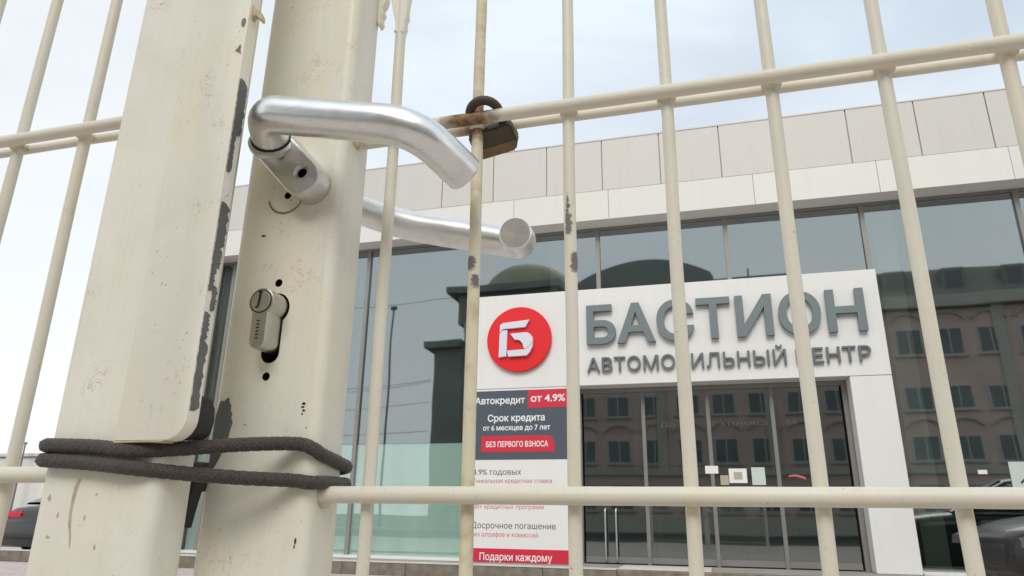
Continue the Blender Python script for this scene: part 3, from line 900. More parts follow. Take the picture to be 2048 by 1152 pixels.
def make_car(loc, rot, label, paint, group):
    """saloon: x = forward, length 4.7"""
    car = thing('parked_car', loc, label, 'car', group, rot)
    top = [(-2.35, .66), (-2.30, .84), (-2.1, .885), (-1.6, .91), (-.5, .94), (.95, .955), (1.4, .91), (1.9, .83), (2.2, .74), (2.33, .63)]
    low = [(-2.35, .42), (-2.15, .27), (2.1, .22), (2.33, .36)]
    hw = [(-2.35, .70), (-2.2, .82), (-1.5, .90), (1.4, .90), (1.95, .84), (2.2, .70), (2.33, .52)]
    xs = [-2.35, -2.32, -2.26, -2.15, -2.0, -1.8, -1.5, -1.2, -.8, -.4, 0, .4, .8, 1.1, 1.4, 1.65, 1.85, 2.0, 2.12, 2.22, 2.29, 2.33]
    bm = bmesh.new(); rings = []
    for x in xs:
        zt_, zl, w = interp(top, x), interp(low, x), interp(hw, x)
        h = zt_ - zl
        half = [(0, zl), (w * .85, zl), (w * .97, zl + h * .15), (w, zl + h * .5), (w * .985, zl + h * .72), (w * .95, zl + h * .86), (w * .80, zl + h * .96), (w * .4, zl + h * 1.0), (0, zl + h * 1.015)]
        ring = [(y, z) for y, z in half] + [(-y, z) for y, z in half[-2:0:-1]]
        rings.append([bm.verts.new((x, y, z)) for y, z in ring])
    n = len(rings[0])
    for A, B in zip(rings, rings[1:]):
        for k in range(n): bm.faces.new((A[k], B[k], B[(k + 1) % n], A[(k + 1) % n]))
    bm.faces.new(rings[0]); bm.faces.new(rings[-1][::-1])
    bmesh.ops.recalc_face_normals(bm, faces=bm.faces)
    body = link('body', mesh(bm, 'body', angle=R(50)), paint, car, local=True)
    # cabin
    bs = [(-1.95, .95, .70), (-1.45, 1.17, .69), (-.95, 1.36, .60), (-.6, 1.43, .575), (-.1, 1.455, .575), (.25, 1.42, .58), (.7, 1.20, .66), (1.1, .95, .74)]
    bm = bmesh.new(); rings = []
    for x, z, w in bs:
        half = [(.80, .90), (w + .03, max(.93, z - .06)), (w - .05, z - .015), (w * .5, z + .012), (0, z + .018)]
        if z < 1: half = [(w + .03, .90), (w + .02, .92), (w - .02, .94), (w * .5, .952), (0, .955)]
        ring = half + [(-y, zz) for y, zz in half[-2::-1]]
        rings.append([bm.verts.new((x, y, zz)) for y, zz in ring])
    n = len(rings[0])
    for A, B in zip(rings, rings[1:]):
        for k in range(n - 1): bm.faces.new((A[k], B[k], B[k + 1], A[k + 1]))
    bmesh.ops.recalc_face_normals(bm, faces=bm.faces)
    cab = link('cabin', mesh(bm, 'cabin', angle=R(50)), paint, car, local=True)
    def panel(name, pts, mat, par):
        bm = bmesh.new()
        f = bm.faces.new([bm.verts.new(p) for p in pts])
        bm.normal_update()
        ex = bmesh.ops.extrude_face_region(bm, geom=[f])
        nrm = f.normal.copy()
        for v in [g for g in ex['geom'] if isinstance(g, bmesh.types.BMVert)]: v.co += nrm * .012
        bmesh.ops.recalc_face_normals(bm, faces=bm.faces)
        return link(name, mesh(bm, name), mat, par, local=True)
    panel('rear_window', [(-1.86, .60, .985), (-1.86, -.60, .985), (-1.0, -.50, 1.355), (-1.0, .50, 1.355)], M['car_glass'], cab)
    panel('windscreen', [(1.02, -.64, 1.01), (1.02, .64, 1.01), (.30, .50, 1.41), (.30, -.50, 1.41)], M['car_glass'], cab)
    for s in (1, -1):
        q = [(.82, .80, .97), (-.35, .815, .97), (-.35, .62, 1.37), (.22, .62, 1.36)]
        panel('side_window', [(x, y * s, z) for x, y, z in (q if s > 0 else q[::-1])], M['car_glass'], cab)
        q = [(-.45, .815, .97), (-1.35, .79, .99), (-.98, .64, 1.31), (-.45, .62, 1.37)]
        panel('side_window', [(x, y * s, z) for x, y, z in (q if s > 0 else q[::-1])], M['car_glass'], cab)
        # lamps
        t = bmesh.new(); add_box(t, -2.36, -2.12, s * .36, s * .80, .63, .77)
        bmesh.ops.bevel(t, geom=t.edges[:], offset=.03, segments=2, affect='EDGES')
        bmesh.ops.recalc_face_normals(t, faces=t.faces)
        link('tail_light', mesh(t, 'tail', angle=R(40)), M['tail'], car, local=True)
        t = bmesh.new()
        add_prism(t, [(2.28, .58), (1.95, .66), (1.85, .74), (2.08, .735), (2.26, .66)], s * .42, s * .865)
        bmesh.ops.recalc_face_normals(t, faces=t.faces)
        hl = link('headlight', mesh(t, 'head', angle=R(40)), M['head'], car, local=True)
        e = s * .868
        bm = bmesh.new()
        for P in ([(2.20, e - s * .02, .615), (1.97, e, .672), (1.89, e, .735)], [(1.92, e, .728), (2.07, e, .725), (2.2, e - s * .02, .67)]):
            add_tube(bm, [Vector(p) for p in P], .008, 6)
        bmesh.ops.recalc_face_normals(bm, faces=bm.faces)
        link('chrome_trim', mesh(bm, 'trim'), M['chrome'], hl, local=True)
        link('fog_trim', box_me(2.02, 2.2, min(s * .70, s * .83), max(s * .70, s * .83), .30, .46, .02), M['frame_light'], car, local=True)
        link('door_mirror', box_me(.72, .90, min(s * .9, s * 1.08), max(s * .9, s * 1.08), .93, 1.07, .04), paint, car, local=True)
        link('door_handle', box_me(-.25, -.03, min(s * .89, s * .925), max(s * .89, s * .925), .80, .83, .008), M['chrome'], car, local=True)
        for wx in (1.42, -1.42):
            bm = bmesh.new()
            prof = [(.20, -.10), (.315, -.105), (.335, -.08), (.335, .08), (.315, .105), (.20, .10)]
            nn = 28; rr_ = []
            for i in range(nn):
                a = 2 * math.pi * i / nn
                rr_.append([bm.verts.new((wx + math.cos(a) * r, s * .80 + w, .335 + math.sin(a) * r)) for r, w in prof])
            for i in range(nn):
                for k in range(5): bm.faces.new((rr_[i][k], rr_[i][k + 1], rr_[(i + 1) % nn][k + 1], rr_[(i + 1) % nn][k]))
            bmesh.ops.recalc_face_normals(bm, faces=bm.faces)
            wh = link('wheel', mesh(bm, 'tyre', angle=R(50)), M['tyre'], car, local=True)
            bm = bmesh.new()
            for k in range(5):
                a = 2 * math.pi * k / 5
                d = Vector((math.cos(a), 0, math.sin(a))); t_ = Vector((-d.z, 0, d.x))
                c0 = Vector((wx, s * .885, .335))
                vs1 = [bm.verts.new(c0 + d * r + t_ * w + Vector((0, s * o, 0))) for r, w, o in ((.03, .035, .01), (.2, .05, 0), (.2, -.05, 0), (.03, -.035, .01))]
                vs2 = [bm.verts.new(v.co - Vector((0, s * .03, 0))) for v in vs1]
                bm.faces.new(vs1); bm.faces.new(vs2[::-1])
                for i in range(4): bm.faces.new((vs1[i], vs2[i], vs2[(i + 1) % 4], vs1[(i + 1) % 4]))
            bmesh.ops.recalc_face_normals(bm, faces=bm.faces)
            link('rim', mesh(bm, 'rim'), M['rim'], wh, local=True)
            t = bmesh.new(); add_prism(t, [(wx + math.cos(R(a)) * .385, .335 + math.sin(R(a)) * .385) for a in range(0, 361 - 12, 12)], s * .86, s * .906)
            link('wheel_arch', mesh(t, 'arch'), M['black_trim'], car, local=True)
    link('bumper', box_me(-2.385, -2.2, -.76, .76, .12, .56, .05), paint, car, local=True)
    link('grille', box_me(2.2, 2.345, -.38, .38, .42, .60, .02), M['black_trim'], car, local=True)
    return car
make_car((-12.80, 13.60, .03), R(93), 'dark grey saloon seen from behind with a red tail light, left of the posts', M['car_a'], None)
big = make_car((4.90, 8.75, 0), R(187), 'dark charcoal car with its nose at the right edge of the picture', M['car_b'], None)
big.scale = (1.0, 1.0, 1.05)

# ------------------------------------------------------------------ gate leaves
def rounded_rect(x0, x1, y0, y1, r, n=5):
    pts = []
    for cx, cy, a0 in ((x1 - r, y0 + r, -90), (x1 - r, y1 - r, 0), (x0 + r, y1 - r, 90), (x0 + r, y0 + r, 180)):
        for k in range(n + 1):
            a = R(a0 + 90 * k / n); pts.append((cx + r * math.cos(a), cy + r * math.sin(a)))
    return pts

def post_me(x0, x1, y0, y1, z0, z1, r, step=.06):
    sec = rounded_rect(x0, x1, y0, y1, r)
    bm = bmesh.new()
    nz_ = max(1, int((z1 - z0) / step)); rings = []
    for i in range(nz_ + 1):
        z = z0 + (z1 - z0) * i / nz_
        rings.append([bm.verts.new((x, y, z)) for x, y in sec])
    n = len(sec)
    for A, B in zip(rings, rings[1:]):
        for k in range(n): bm.faces.new((A[k], A[(k + 1) % n], B[(k + 1) % n], B[k]))
    bm.faces.new(rings[0][::-1]); bm.faces.new(rings[-1])
    bmesh.ops.recalc_face_normals(bm, faces=bm.faces)
    return mesh(bm, 'post', angle=R(50))

def cut(ob, cutters):
    """boolean difference, applied to the mesh"""
    tmp = []
    for me, mat in cutters:
        c = bpy.data.objects.new('cutter', me); C.objects.link(c)
        me.materials.append(mat); tmp.append(c)
        md = ob.modifiers.new('b', 'BOOLEAN'); md.object = c; md.operation = 'DIFFERENCE'; md.solver = 'EXACT'
        md.material_mode = 'TRANSFER'
    dg = bpy.context.evaluated_depsgraph_get(); dg.update()
    me2 = bpy.data.meshes.new_from_object(ob.evaluated_get(dg))
    ob.modifiers.clear(); ob.data = me2
    for c in tmp: bpy.data.objects.remove(c)
    for p in me2.polygons: p.use_smooth = True
    me2.set_sharp_from_angle(angle=R(40))

G0, G1 = .06, 1.62
RAILZ = [.19, .8499, 1.0824, 1.314, 1.545]
RB, RR, RRB = .0037, .0042, .0032
def rod_mesh(r, a, b):
    # welded wire with slight waviness
    n = 26
    P = []
    for i in range(n + 1):
        s = i / n; p = Vector(a).lerp(Vector(b), s)
        P.append(p)
    return tube_me(P, r, 14)
bar_v = []
for k in range(4):
    bm = bmesh.new(); rk = random.Random(k)
    P = [Vector((.0004 * math.sin(9 * z + k) + .0002 * math.sin(31 * z + 2 * k), .0003 * math.cos(12 * z + k), z)) for z in [G0 + (G1 - G0) * i / 60 for i in range(61)]]
    add_tube(bm, P, [RB * (1 + .035 * noise.noise(Vector((k * 5, 0, p.z * 30)))) for p in P], 14)
    bmesh.ops.recalc_face_normals(bm, faces=bm.faces)
    m_ = mesh(bm, 'bar', angle=R(50)); m_.materials.append(M['rod']); bar_v.append(m_)

def rail_me(x0, x1, r, seed):
    n = int((x1 - x0) / .012)
    P = [Vector((x0 + (x1 - x0) * i / n, 0, 0)) for i in range(n + 1)]
    bm = bmesh.new()
    add_tube(bm, P, [r * (1 + .03 * noise.noise(Vector((p.x * 40, seed, 0)))) for p in P], 16)
    bmesh.ops.recalc_face_normals(bm, faces=bm.faces)
    m_ = mesh(bm, 'rail', angle=R(50)); m_.materials.append(M['rod']); return m_

# ---- right leaf
gr = thing('metal_gate', (-.253, .378, 0), 'right leaf of the cream wire gate, carrying the lever handles and the lock', 'gate', 'leaves of the cream double gate')
PX = (-.2893, -.2165); PY = (.360, .396)
rpost = link('post', post_me(PX[0], PX[1], PY[0], PY[1], .03, 1.66, .0068), M['post'], gr)
CX, CZ = -.2535, H + .1204
def euro(r, w, bot, n=16):
    a = math.degrees(math.asin(w / 2 / r))
    pts = arc(0, 0, r, -90 + a, 270 - a, n)
    pts += [(-w / 2, bot + w / 2)] + arc(0, bot + w / 2, w / 2, 180, 360, 8)[1:-1] + [(w / 2, bot + w / 2)]
    return pts
hole = [(CX + x, CZ - .0004 + z) for x, z in euro(.0100, .0125, -.0345)]
cutters = [(prism_me(hole, .350, .384), M['hole'])]
for sx_, sz_, rr_ in ((-.2533, .1367, .0026), (-.2543, .0775, .0026), (-.2544, .1972, .0026)):
    cutters.append((prism_me(arc(sx_, H + sz_, rr_, 0, 360, 16)[:-1], .350, .378), M['hole']))
cut(rpost, cutters)
# worn imprints of the old rose and escutcheon
def oblong(cx, cz, hw_, hh, n=10):
    return arc(cx, cz + hh - hw_, hw_, 0, 180, n) + arc(cx, cz - hh + hw_, hw_, 180, 360, n)
def ring_strip(outer, inner, y0, y1):
    bm = bmesh.new(); n = len(outer)
    A = [bm.verts.new((x, y0, z)) for x, z in outer]; B = [bm.verts.new((x, y0, z)) for x, z in inner]
    A2 = [bm.verts.new((x, y1, z)) for x, z in outer]; B2 = [bm.verts.new((x, y1, z)) for x, z in inner]
    for i in range(n):
        j = (i + 1) % n
        bm.faces.new((A[i], A[j], B[j], B[i])); bm.faces.new((A[i], A2[i], A2[j], A[j])); bm.faces.new((B[i], B[j], B2[j], B2[i]))
    bmesh.ops.recalc_face_normals(bm, faces=bm.faces)
    return mesh(bm, 'ring')
o1 = arc(-.2555, H + .1975, .0134, 195, 345, 22); o2 = arc(-.2552, H + .1979, .0127, 195, 345, 22)
bm = bmesh.new()
A = [bm.verts.new((x, .36 - .00025, z)) for x, z in o1]; B = [bm.verts.new((x, .36 - .00025, z)) for x, z in o2]
for i in range(len(A) - 1): bm.faces.new((A[i], A[i + 1], B[i + 1], B[i]))
bmesh.ops.recalc_face_normals(bm, faces=bm.faces); bmesh.ops.solidify(bm, geom=bm.faces[:], thickness=.0002)
link('dirt_ring', mesh(bm), M['ring'], rpost)
# lock cylinder
cyl = link('lock_cylinder', prism_me([(CX + x, CZ + z) for x, z in euro(.0085, .0104, -.0290, 24)], .345, .380, .0006, 2), M['nickel'], gr)
link('plug', prism_me(arc(CX, CZ, .0066, 0, 360, 28)[:-1], .3444, .3449, .0002, 1), M['nickel'], cyl)
link('plug_groove', ring_strip(arc(CX, CZ, .0074, 0, 360, 28)[:-1], arc(CX, CZ, .0067, 0, 360, 28)[:-1], .34485, .3455), M['hole'], cyl)
link('keyway', prism_me([(CX - .0012, CZ + .0064), (CX - .0002, CZ + .0064), (CX + .0000, CZ + .002), (CX - .0004, CZ - .0005), (CX - .0010, CZ - .0040), (CX - .0028, CZ - .0043), (CX - .0029, CZ - .0034), (CX - .0018, CZ - .0030), (CX - .0014, CZ + .0005), (CX - .0013, CZ + .002)], .3440, .3446), M['hole'], cyl)
link('keyway_top', prism_me(arc(CX - .0007, CZ + .0058, .0011, 0, 360, 10)[:-1], .3438, .3446), M['hole'], cyl)
rs_ = random.Random(5)
for k in range(6):
    z = CZ - .0125 - .0021 * k
    link('stamped_mark', prism_me([(CX - .0012, z), (CX + .0006, z - .0002), (CX + .0009, z + .0003), (CX + .0002, z + .0009), (CX - .0009, z + .0007)], .34475, .3452), M['hole'], cyl)
# front rose, turned askew, with its screw hole
ra = Vector((-.2592, 0, H + .2262)); rb = Vector((-.2362, 0, H + .2013))
d = (rb - ra).normalized(); ang = math.degrees(math.atan2(d.z, d.x))
rp_ = arc(rb.x, rb.z, .0128, ang - 90, ang + 90, 14) + arc(ra.x, ra.z, .0128, ang + 90, ang + 270, 14)
rose = link('rose', prism_me(rp_, .3440, .3597, .0022, 3), M['alu_dull'], gr)
cone = bmesh.new()
A = [cone.verts.new((-.2362 + math.cos(k * math.pi / 12) * .0052, .3435, H + .2042 + math.sin(k * math.pi / 12) * .0052)) for k in range(24)]
B = [cone.verts.new((-.2362 + math.cos(k * math.pi / 12) * .0036, .3462, H + .2042 + math.sin(k * math.pi / 12) * .0036)) for k in range(24)]
cone.faces.new(A); cone.faces.new(B[::-1])
for k in range(24): cone.faces.new((A[k], B[k], B[(k + 1) % 24], A[(k + 1) % 24]))
bmesh.ops.recalc_face_normals(cone, faces=cone.faces)
cut(rose, [(mesh(cone, 'sink'), M['alu_dull']), (prism_me(arc(-.2362, H + .2042, .0033, 0, 360, 20)[:-1], .33, .352), M['hole'])])
# front lever handle
E0 = Vector((-.2596, .3440, H + .2270)); E1 = Vector((-.2520, .3225, H + .2352))
gdir = Vector((.103, -.001, -.0250))
E2 = E1 + gdir
E3 = E2 + Vector((.0205, .0330, -.0178))
Pf = fillet([E0, E1, E2, E3], [.013, .022], 10)
Pf = densify(Pf, .002)
RH = .0117
def round_tip(P, r):
    # shrink the radii over the last few rings for a softened end
    n = len(P); rad = [r] * n
    L_ = 0
    for i in range(n - 1, 0, -1):
        if L_ > .003: break
        rad[i] = r - .003 + math.sqrt(max(0, .003 ** 2 - (.003 - L_) ** 2)); L_ += (P[i] - P[i - 1]).length
    return rad
Pf2 = Pf[:-1] + densify(Pf[-2:], .0004)
hd = link('lever_handle', tube_me(Pf2, round_tip(Pf2, RH), 32), M['alu'], gr)
nd = (E1 - E0).normalized()
link('collar', tube_me([E0 + nd * .0002, E0 + nd * .0030, E0 + nd * .0040], [.0146, .0146, .0132], 32), M['alu_dull'], hd)
link('collar_gap', tube_me([E0 + nd * .0040, E0 + nd * .0048], [.0126, .0126], 32), M['hole'], hd)
# rear rose and lever handle
link('rose', box_me(-.275, -.232, .3962, .410, H + .19, H + .255, .006), M['alu_dull'], gr)
B0 = Vector((-.2592, .400, H + .2290)); B1 = Vector((-.2560, .443, H + .2262))
B2 = Vector((-.2095, .444, H + .2062)); B3 = Vector((-.1175, .443, H + .1818)); B4 = Vector((-.1135, .4085, H + .1765))
Pb = fillet([B0, B1, B2, B3, B4], [.014, .02, .013], 10)
Pb = densify(Pb, .002)
Pb2 = Pb[:-1] + densify(Pb[-2:], .0004)
bh = link('lever_handle', tube_me(Pb2, round_tip(Pb2, .0110), 32), M['alu'], gr)
ed = (B4 - Pb[-3]).normalized()
link('end_plug', tube_me([B4 - ed * .001, B4 + ed * .0002], .0099, 24), M['alu_dull'], bh)
# bars and rails of the right leaf
BARX = [-.1905 + .06 * i for i in range(26)]
barsR = []
for i, bx in enumerate(BARX):
    o = link('bar', bar_v[i % 4], None, gr, (bx, .378, 0))
    barsR.append(o)
barsR[1].data = bar_v[1].copy(); barsR[1].data.materials[0] = M['rod_stained']
X1 = BARX[-1] + .04
railsR = []
for zi, zr in enumerate(RAILZ):
    r = .0047 if zi == 1 else RR
    ra_ = rail_me(PX[1] - .002, X1, r, zi)
    ra_b = rail_me(PX[1] - .002, X1, RRB, zi + 20)
    railsR.append((link('rail', ra_, None, gr, (0, .3712, zr)), link('rail', ra_b, None, gr, (0, .3845, zr))))
link('post', post_me(X1 - .002, X1 + .07, PY[0], PY[1], .03, 1.66, .0068), M['post'], gr)
# rust bled out of the joint under the padlock: a stain round that point on the three rods that meet there
def rust_bleed(name, col, centre, rad, dirt=1.0):
    m, nt, b = nodes(name)
    g = nt.nodes.new('ShaderNodeNewGeometry')
    dn = nt.nodes.new('ShaderNodeVectorMath'); dn.operation = 'DISTANCE'; dn.inputs[1].default_value = centre
    nt.links.new(g.outputs['Position'], dn.inputs[0])
    r1 = nt.nodes.new('ShaderNodeMapRange'); r1.inputs[1].default_value, r1.inputs[2].default_value = rad * .35, rad * 1.25
    r1.inputs[3].default_value, r1.inputs[4].default_value = .62, -.35
    nt.links.new(dn.outputs['Value'], r1.inputs[0])
    n = nt.nodes.new('ShaderNodeTexNoise'); n.inputs['Scale'].default_value = 150; n.inputs['Detail'].default_value = 6; n.inputs['Roughness'].default_value = .65
    nt.links.new(g.outputs['Position'], n.inputs['Vector'])
    ad = nt.nodes.new('ShaderNodeMath'); ad.operation = 'ADD'; nt.links.new(r1.outputs[0], ad.inputs[0]); nt.links.new(n.outputs['Fac'], ad.inputs[1])
    r2 = nt.nodes.new('ShaderNodeMapRange'); r2.inputs[1].default_value, r2.inputs[2].default_value = .42, .95
    nt.links.new(ad.outputs[0], r2.inputs[0])
    rust = mix_rgb(nt, noise_fac(nt, 260, .35, .68, 3, world_pos=True), (.36, .21, .10), (.13, .06, .03))
    base = mix_rgb(nt, mul(nt, noise_fac(nt, 46, .50, .80, 6, .6, world_pos=True), dirt), col, (.44, .28, .12))
    nt.links.new(mix_rgb(nt, r2.outputs[0], base, rust), b.inputs['Base Color'])
    b.inputs['Roughness'].default_value = .6
    bump(nt, b, noise_fac(nt, 240, .2, .8, 4, world_pos=True), .25, .0008)
    return m
M['rod_bleed'] = rust_bleed('rust_bled_rod', (.72, .65, .48), (-.1335, .372, RAILZ[2] + .002), .021)
M['rail_bleed'] = rust_bleed('rust_bled_rail', (.75, .71, .59), (-.1335, .372, RAILZ[2] + .002), .023, .12)
barsR[1].data.materials[0] = M['rod_bleed']
for o in railsR[2]: o.data.materials[0] = M['rail_bleed']
# welds: small fillets where bars meet rails
bm = bmesh.new(); bmesh.ops.create_uvsphere(bm, u_segments=12, v_segments=8, radius=1)
for v in bm.verts: v.co = Vector((v.co.x * .0058, v.co.y * .0065, v.co.z * .0032)) * (1 + .12 * noise.noise(v.co * 3))
wm = mesh(bm, 'weld', smooth=True); wm.materials.append(M['weld'])
for i in range(0, 9):
    for zr in RAILZ[1:4]:
        link('weld', wm, None, gr, (BARX[i], .3772, zr - .002))
# weld tab and drips at the top of the first bar
tab = [(-.1950, .3250), (-.1880, .3230), (-.1868, .3275), (-.1872, .3330), (-.1858, .3360), (-.1862, .3450), (-.1846, .3560), (-.1840, .3900), (-.2020, .3900), (-.2004, .3600), (-.1984, .3500), (-.1966, .3420), (-.1946, .3350), (-.1940, .3290)]
link('weld_tab', prism_me([(x, z + H) for x, z in tab], .3745, .3805, .0006, 1), M['post'], gr)
drip = [(-.2166, .395), (-.2168, .350), (-.2150, .3440), (-.2128, .3470), (-.2136, .3520), (-.2118, .3560), (-.2132, .3600), (-.2106, .3650), (-.2098, .3700), (-.2126, .3740), (-.2090, .395)]
link('paint_drip', prism_me([(x, z + H) for x, z in drip], .388, .3945, .0006, 1), M['post'], rpost)
# paint lost on the bars: curved patches of bare primer hugging the rod
def rod_chip(x, y, r, z0, z1, a0, a1, seed, parent, mat):
    rnd = random.Random(seed); nz_, na = 14, 6
    bm = bmesh.new(); g = []
    for i in range(nz_ + 1):
        s = i / nz_
        j0 = a0 + rnd.uniform(-12, 12) + 18 * (2 * s - 1) ** 4; j1 = a1 + rnd.uniform(-14, 14) - 18 * (2 * s - 1) ** 4
        g.append([bm.verts.new((x + (r + .00025) * math.sin(R(j0 + (j1 - j0) * k / na)), y - (r + .00025) * math.cos(R(j0 + (j1 - j0) * k / na)), z0 + (z1 - z0) * s)) for k in range(na + 1)])
    for i in range(nz_):
        for k in range(na): bm.faces.new((g[i][k], g[i][k + 1], g[i + 1][k + 1], g[i + 1][k]))
    bmesh.ops.recalc_face_normals(bm, faces=bm.faces)
    return link('paint_chip', mesh(bm, smooth=True), mat, parent, (0, 0, 0))
def chip_on_bar(i, z0, z1, a0, a1, seed, mat=None):
    b = barsR[i]
    o = rod_chip(BARX[i], .378, RB - .00012, z0 + H - .0006, z1 + H + .0006, a0 - 9, a1 + 9, seed, b, M['stain'])
    o.name = 'rust_rim'
    o.matrix_parent_inverse = Matrix.Translation(-Vector((BARX[i], .378, 0)))
    o = rod_chip(BARX[i], .378, RB, z0 + H, z1 + H, a0, a1, seed, b, mat or M['chip'])
    o.matrix_parent_inverse = Matrix.Translation(-Vector((BARX[i], .378, 0)))
chip_on_bar(2, .166, .184, -85, -8, 1); chip_on_bar(2, .158, .171, -80, 12, 2); chip_on_bar(2, .135, .146, 10, 80, 3)
chip_on_bar(1, .141, .149, -60, 20, 4); chip_on_bar(1, .130, .137, 0, 70, 5)
# bare patch and chips on the right post
def flat_chip(pts, y, parent, mat):
    w_ = max(x for x, z in pts) - min(x for x, z in pts); h_ = max(z for x, z in pts) - min(z for x, z in pts)
    if max(w_, h_) > .0028 and mat is not M['stain']:       # rust creeping out from under the paint
        cx = sum(x for x, z in pts) / len(pts); cz = sum(z for x, z in pts) / len(pts)
        rr = random.Random(int(cx * 1e6)); bm = bmesh.new()
        add_prism(bm, [(x + (x - cx) / max(1e-6, math.hypot(x - cx, z - cz)) * rr.uniform(.0001, .0006), z + H + (z - cz) / max(1e-6, math.hypot(x - cx, z - cz)) * rr.uniform(.0001, .0006)) for x, z in pts], y - .00010, y + .0004)
        link('rust_rim', mesh(bm), M['stain'], parent)
    bm = bmesh.new(); add_prism(bm, [(x, z + H) for x, z in pts], y - .00022, y + .0004)
    return link('paint_chip', mesh(bm), mat, parent)
patch = [(-.2835, .0625), (-.2825, .0640), (-.2805, .0632), (-.2790, .0650), (-.2772, .0652), (-.2768, .0628), (-.2752, .0605), (-.2752, .0575), (-.2738, .0560), (-.2742, .0530), (-.2728, .0505), (-.2736, .0470), (-.2742, .0430), (-.2752, .0390), (-.2768, .0345), (-.2785, .0300), (-.2808, .0255), (-.2832, .0225), (-.2850, .0260), (-.2852, .0400), (-.2850, .0550)]
flat_chip([(x - .0006, z) for x, z in patch], .36, rpost, M['primer'])
for k, (cx, cz, w, h) in enumerate(((-.2266, .0605, .0022, .0016), (-.2270, .0585, .0026, .0010), (-.2262, .0565, .0018, .0012), (-.2270, .0545, .0011, .0011), (-.2235, .0465, .0007, .0007), (-.2645, .0490, .0008, .0008), (-.2520, .0205, .0012, .0010), (-.2690, .1700, .0035, .0012), (-.2230, -.0150, .0012, .0034), (-.2234, -.0180, .0008, .0022))):
    flat_chip(rough_poly(cx, cz, w, h, 9, k), .36, rpost, M['hole'])
# brown weld splatter where the rails meet the right post
bm = bmesh.new(); bmesh.ops.create_uvsphere(bm, u_segments=16, v_segments=10, radius=1)
for v in bm.verts: v.co = Vector((v.co.x * .0045, v.co.y * .0075, v.co.z * .0078)) * (1 + .15 * noise.noise(v.co * 2.4))
wm2 = mesh(bm, 'weld', smooth=True); wm2.materials.append(M['weld'])
for zr in RAILZ[1:4]:
    link('weld', wm2, None, gr, (PX[1] + .0005, .3745, zr))

# ---- left leaf
gl = thing('metal_gate', (-.323, .334, 0), 'left leaf of the cream wire gate, with the flat stop plate on its post', 'gate', 'leaves of the cream double gate')
lpost = link('post', post_me(-.3578, -.2795, .314, .3437, .03, 1.66, .0068), M['post'], gl)
zpb = H + .0350
pl = [(-.3045, zpb)] + [( -.2725, zpb - .0002)] + arc(-.2725, zpb + .0118, .0118, -90, 0, 8)[1:]
pl += [(-.2607, H + .10), (-.2610, H + .2), (-.2607, 1.62), (-.3045, 1.62)]
plate = link('stop_plate', prism_me(pl, .3062, .3152, .0009, 2), M['post'], gl)
link('plate_lip', prism_me([(-.3046, zpb - .0014), (-.2850, zpb - .0010), (-.2735, zpb - .0012), (-.2720, zpb - .0002), (-.3046, zpb - .0002)], .3058, .3135, .0003, 1), M['stain'], plate)
# bare metal along the edge of the plate (worn patches on its right edge)
def edge_patch(segs, x, name='bare_edge'):
    bm = bmesh.new()
    for (y0, y1, z0, z1, sd_) in segs:
        rnd = random.Random(sd_); n = 18; f = []; b = []
        for i in range(n + 1):
            z = z0 + (z1 - z0) * i / n
            t = 1 if 0 < i < n else .5
            f.append(bm.verts.new((x, y0 + rnd.uniform(0, .0007), z + H)))
            b.append(bm.verts.new((x, y0 + (y1 - y0) * t + rnd.uniform(-.0012, .0006), z + H)))
        for i in range(n): bm.faces.new((f[i], b[i], b[i + 1], f[i + 1]))
    bmesh.ops.recalc_face_normals(bm, faces=bm.faces)
    return mesh(bm)
xe = -.2607 + .00025
link('bare_edge', edge_patch([(.3068, .3150, .2140, .2525, 1), (.3068, .3110, .1890, .2142, 6), (.3068, .3148, .1420, .1700, 2), (.3068, .3140, .1300, .1422, 8), (.3068, .3112, .1160, .1302, 3), (.3105, .3150, .1050, .1200, 7), (.3068, .3122, .0880, .1040, 4), (.3068, .3135, .0500, .0882, 5)], xe), M['primer'], plate)
flat_chip(rough_poly(-.2640, .2930, .0030, .0066, 10, 11, .15), .3062, plate, M['chip'])
flat_chip([(-.2668, .2725), (-.2652, .2742), (-.2638, .2765), (-.2630, .2748), (-.2632, .2722), (-.2622, .2695), (-.2640, .2708)], .3062, plate, M['chip'])
link('paint_drip', prism_me([(x, z + H) for x, z in ((-.2607, .3080), (-.2588, .3065), (-.2560, .3030), (-.2535, .2985), (-.2528, .2950), (-.2545, .2950), (-.2570, .2985), (-.2590, .2995), (-.2607, .2975))], .3085, .3125, .0005, 1), M['rod_stained'], plate)
# dark rubber stop behind the plate's lower corner
link('rubber_buffer', prism_me([(x, z + H) for x, z in ((-.2790, .0370), (-.2680, .0370), (-.2640, .0400), (-.2625, .0470), (-.2632, .0540), (-.2660, .0590), (-.2700, .0610), (-.2790, .0610))], .3142, .3300, .003, 2), M['rubber'], gl)
link('dark_wedge', prism_me([(x, z + H) for x, z in ((-.2892, .0205), (-.2835, .0205), (-.2835, .0150), (-.2858, .0040), (-.2880, -.0090), (-.2886, .0))], .3475, .3555), M['rubber'], gl)  # plain dark wedge set in the gap between the two posts
run = [(-.3300, .0160), (-.3312, .0120), (-.3318, .0060), (-.3318, -.0020), (-.3308, -.0080), (-.3292, -.0130), (-.3280, -.0190)]
wv = [.0009, .0012, .0010, .0007, .0008, .0005, .0002]
flat_chip([(x - w_, z) for (x, z), w_ in zip(run, wv)] + [(x + w_, z) for (x, z), w_ in list(zip(run, wv))[::-1]], .314, lpost, M['stain'])
for k, (cx, cz, w, h) in enumerate(((-.3480, .0060, .0020, .0034), (-.3400, -.0030, .0012, .0030), (-.3440, -.0140, .0026, .0016), (-.3220, -.0040, .0016, .0022), (-.3170, .0080, .0010, .0016), (-.3120, -.0180, .0014, .0030))):
    flat_chip(rough_poly(cx, cz, w, h, 8, 40 + k, .45), .314, lpost, M['stain'])
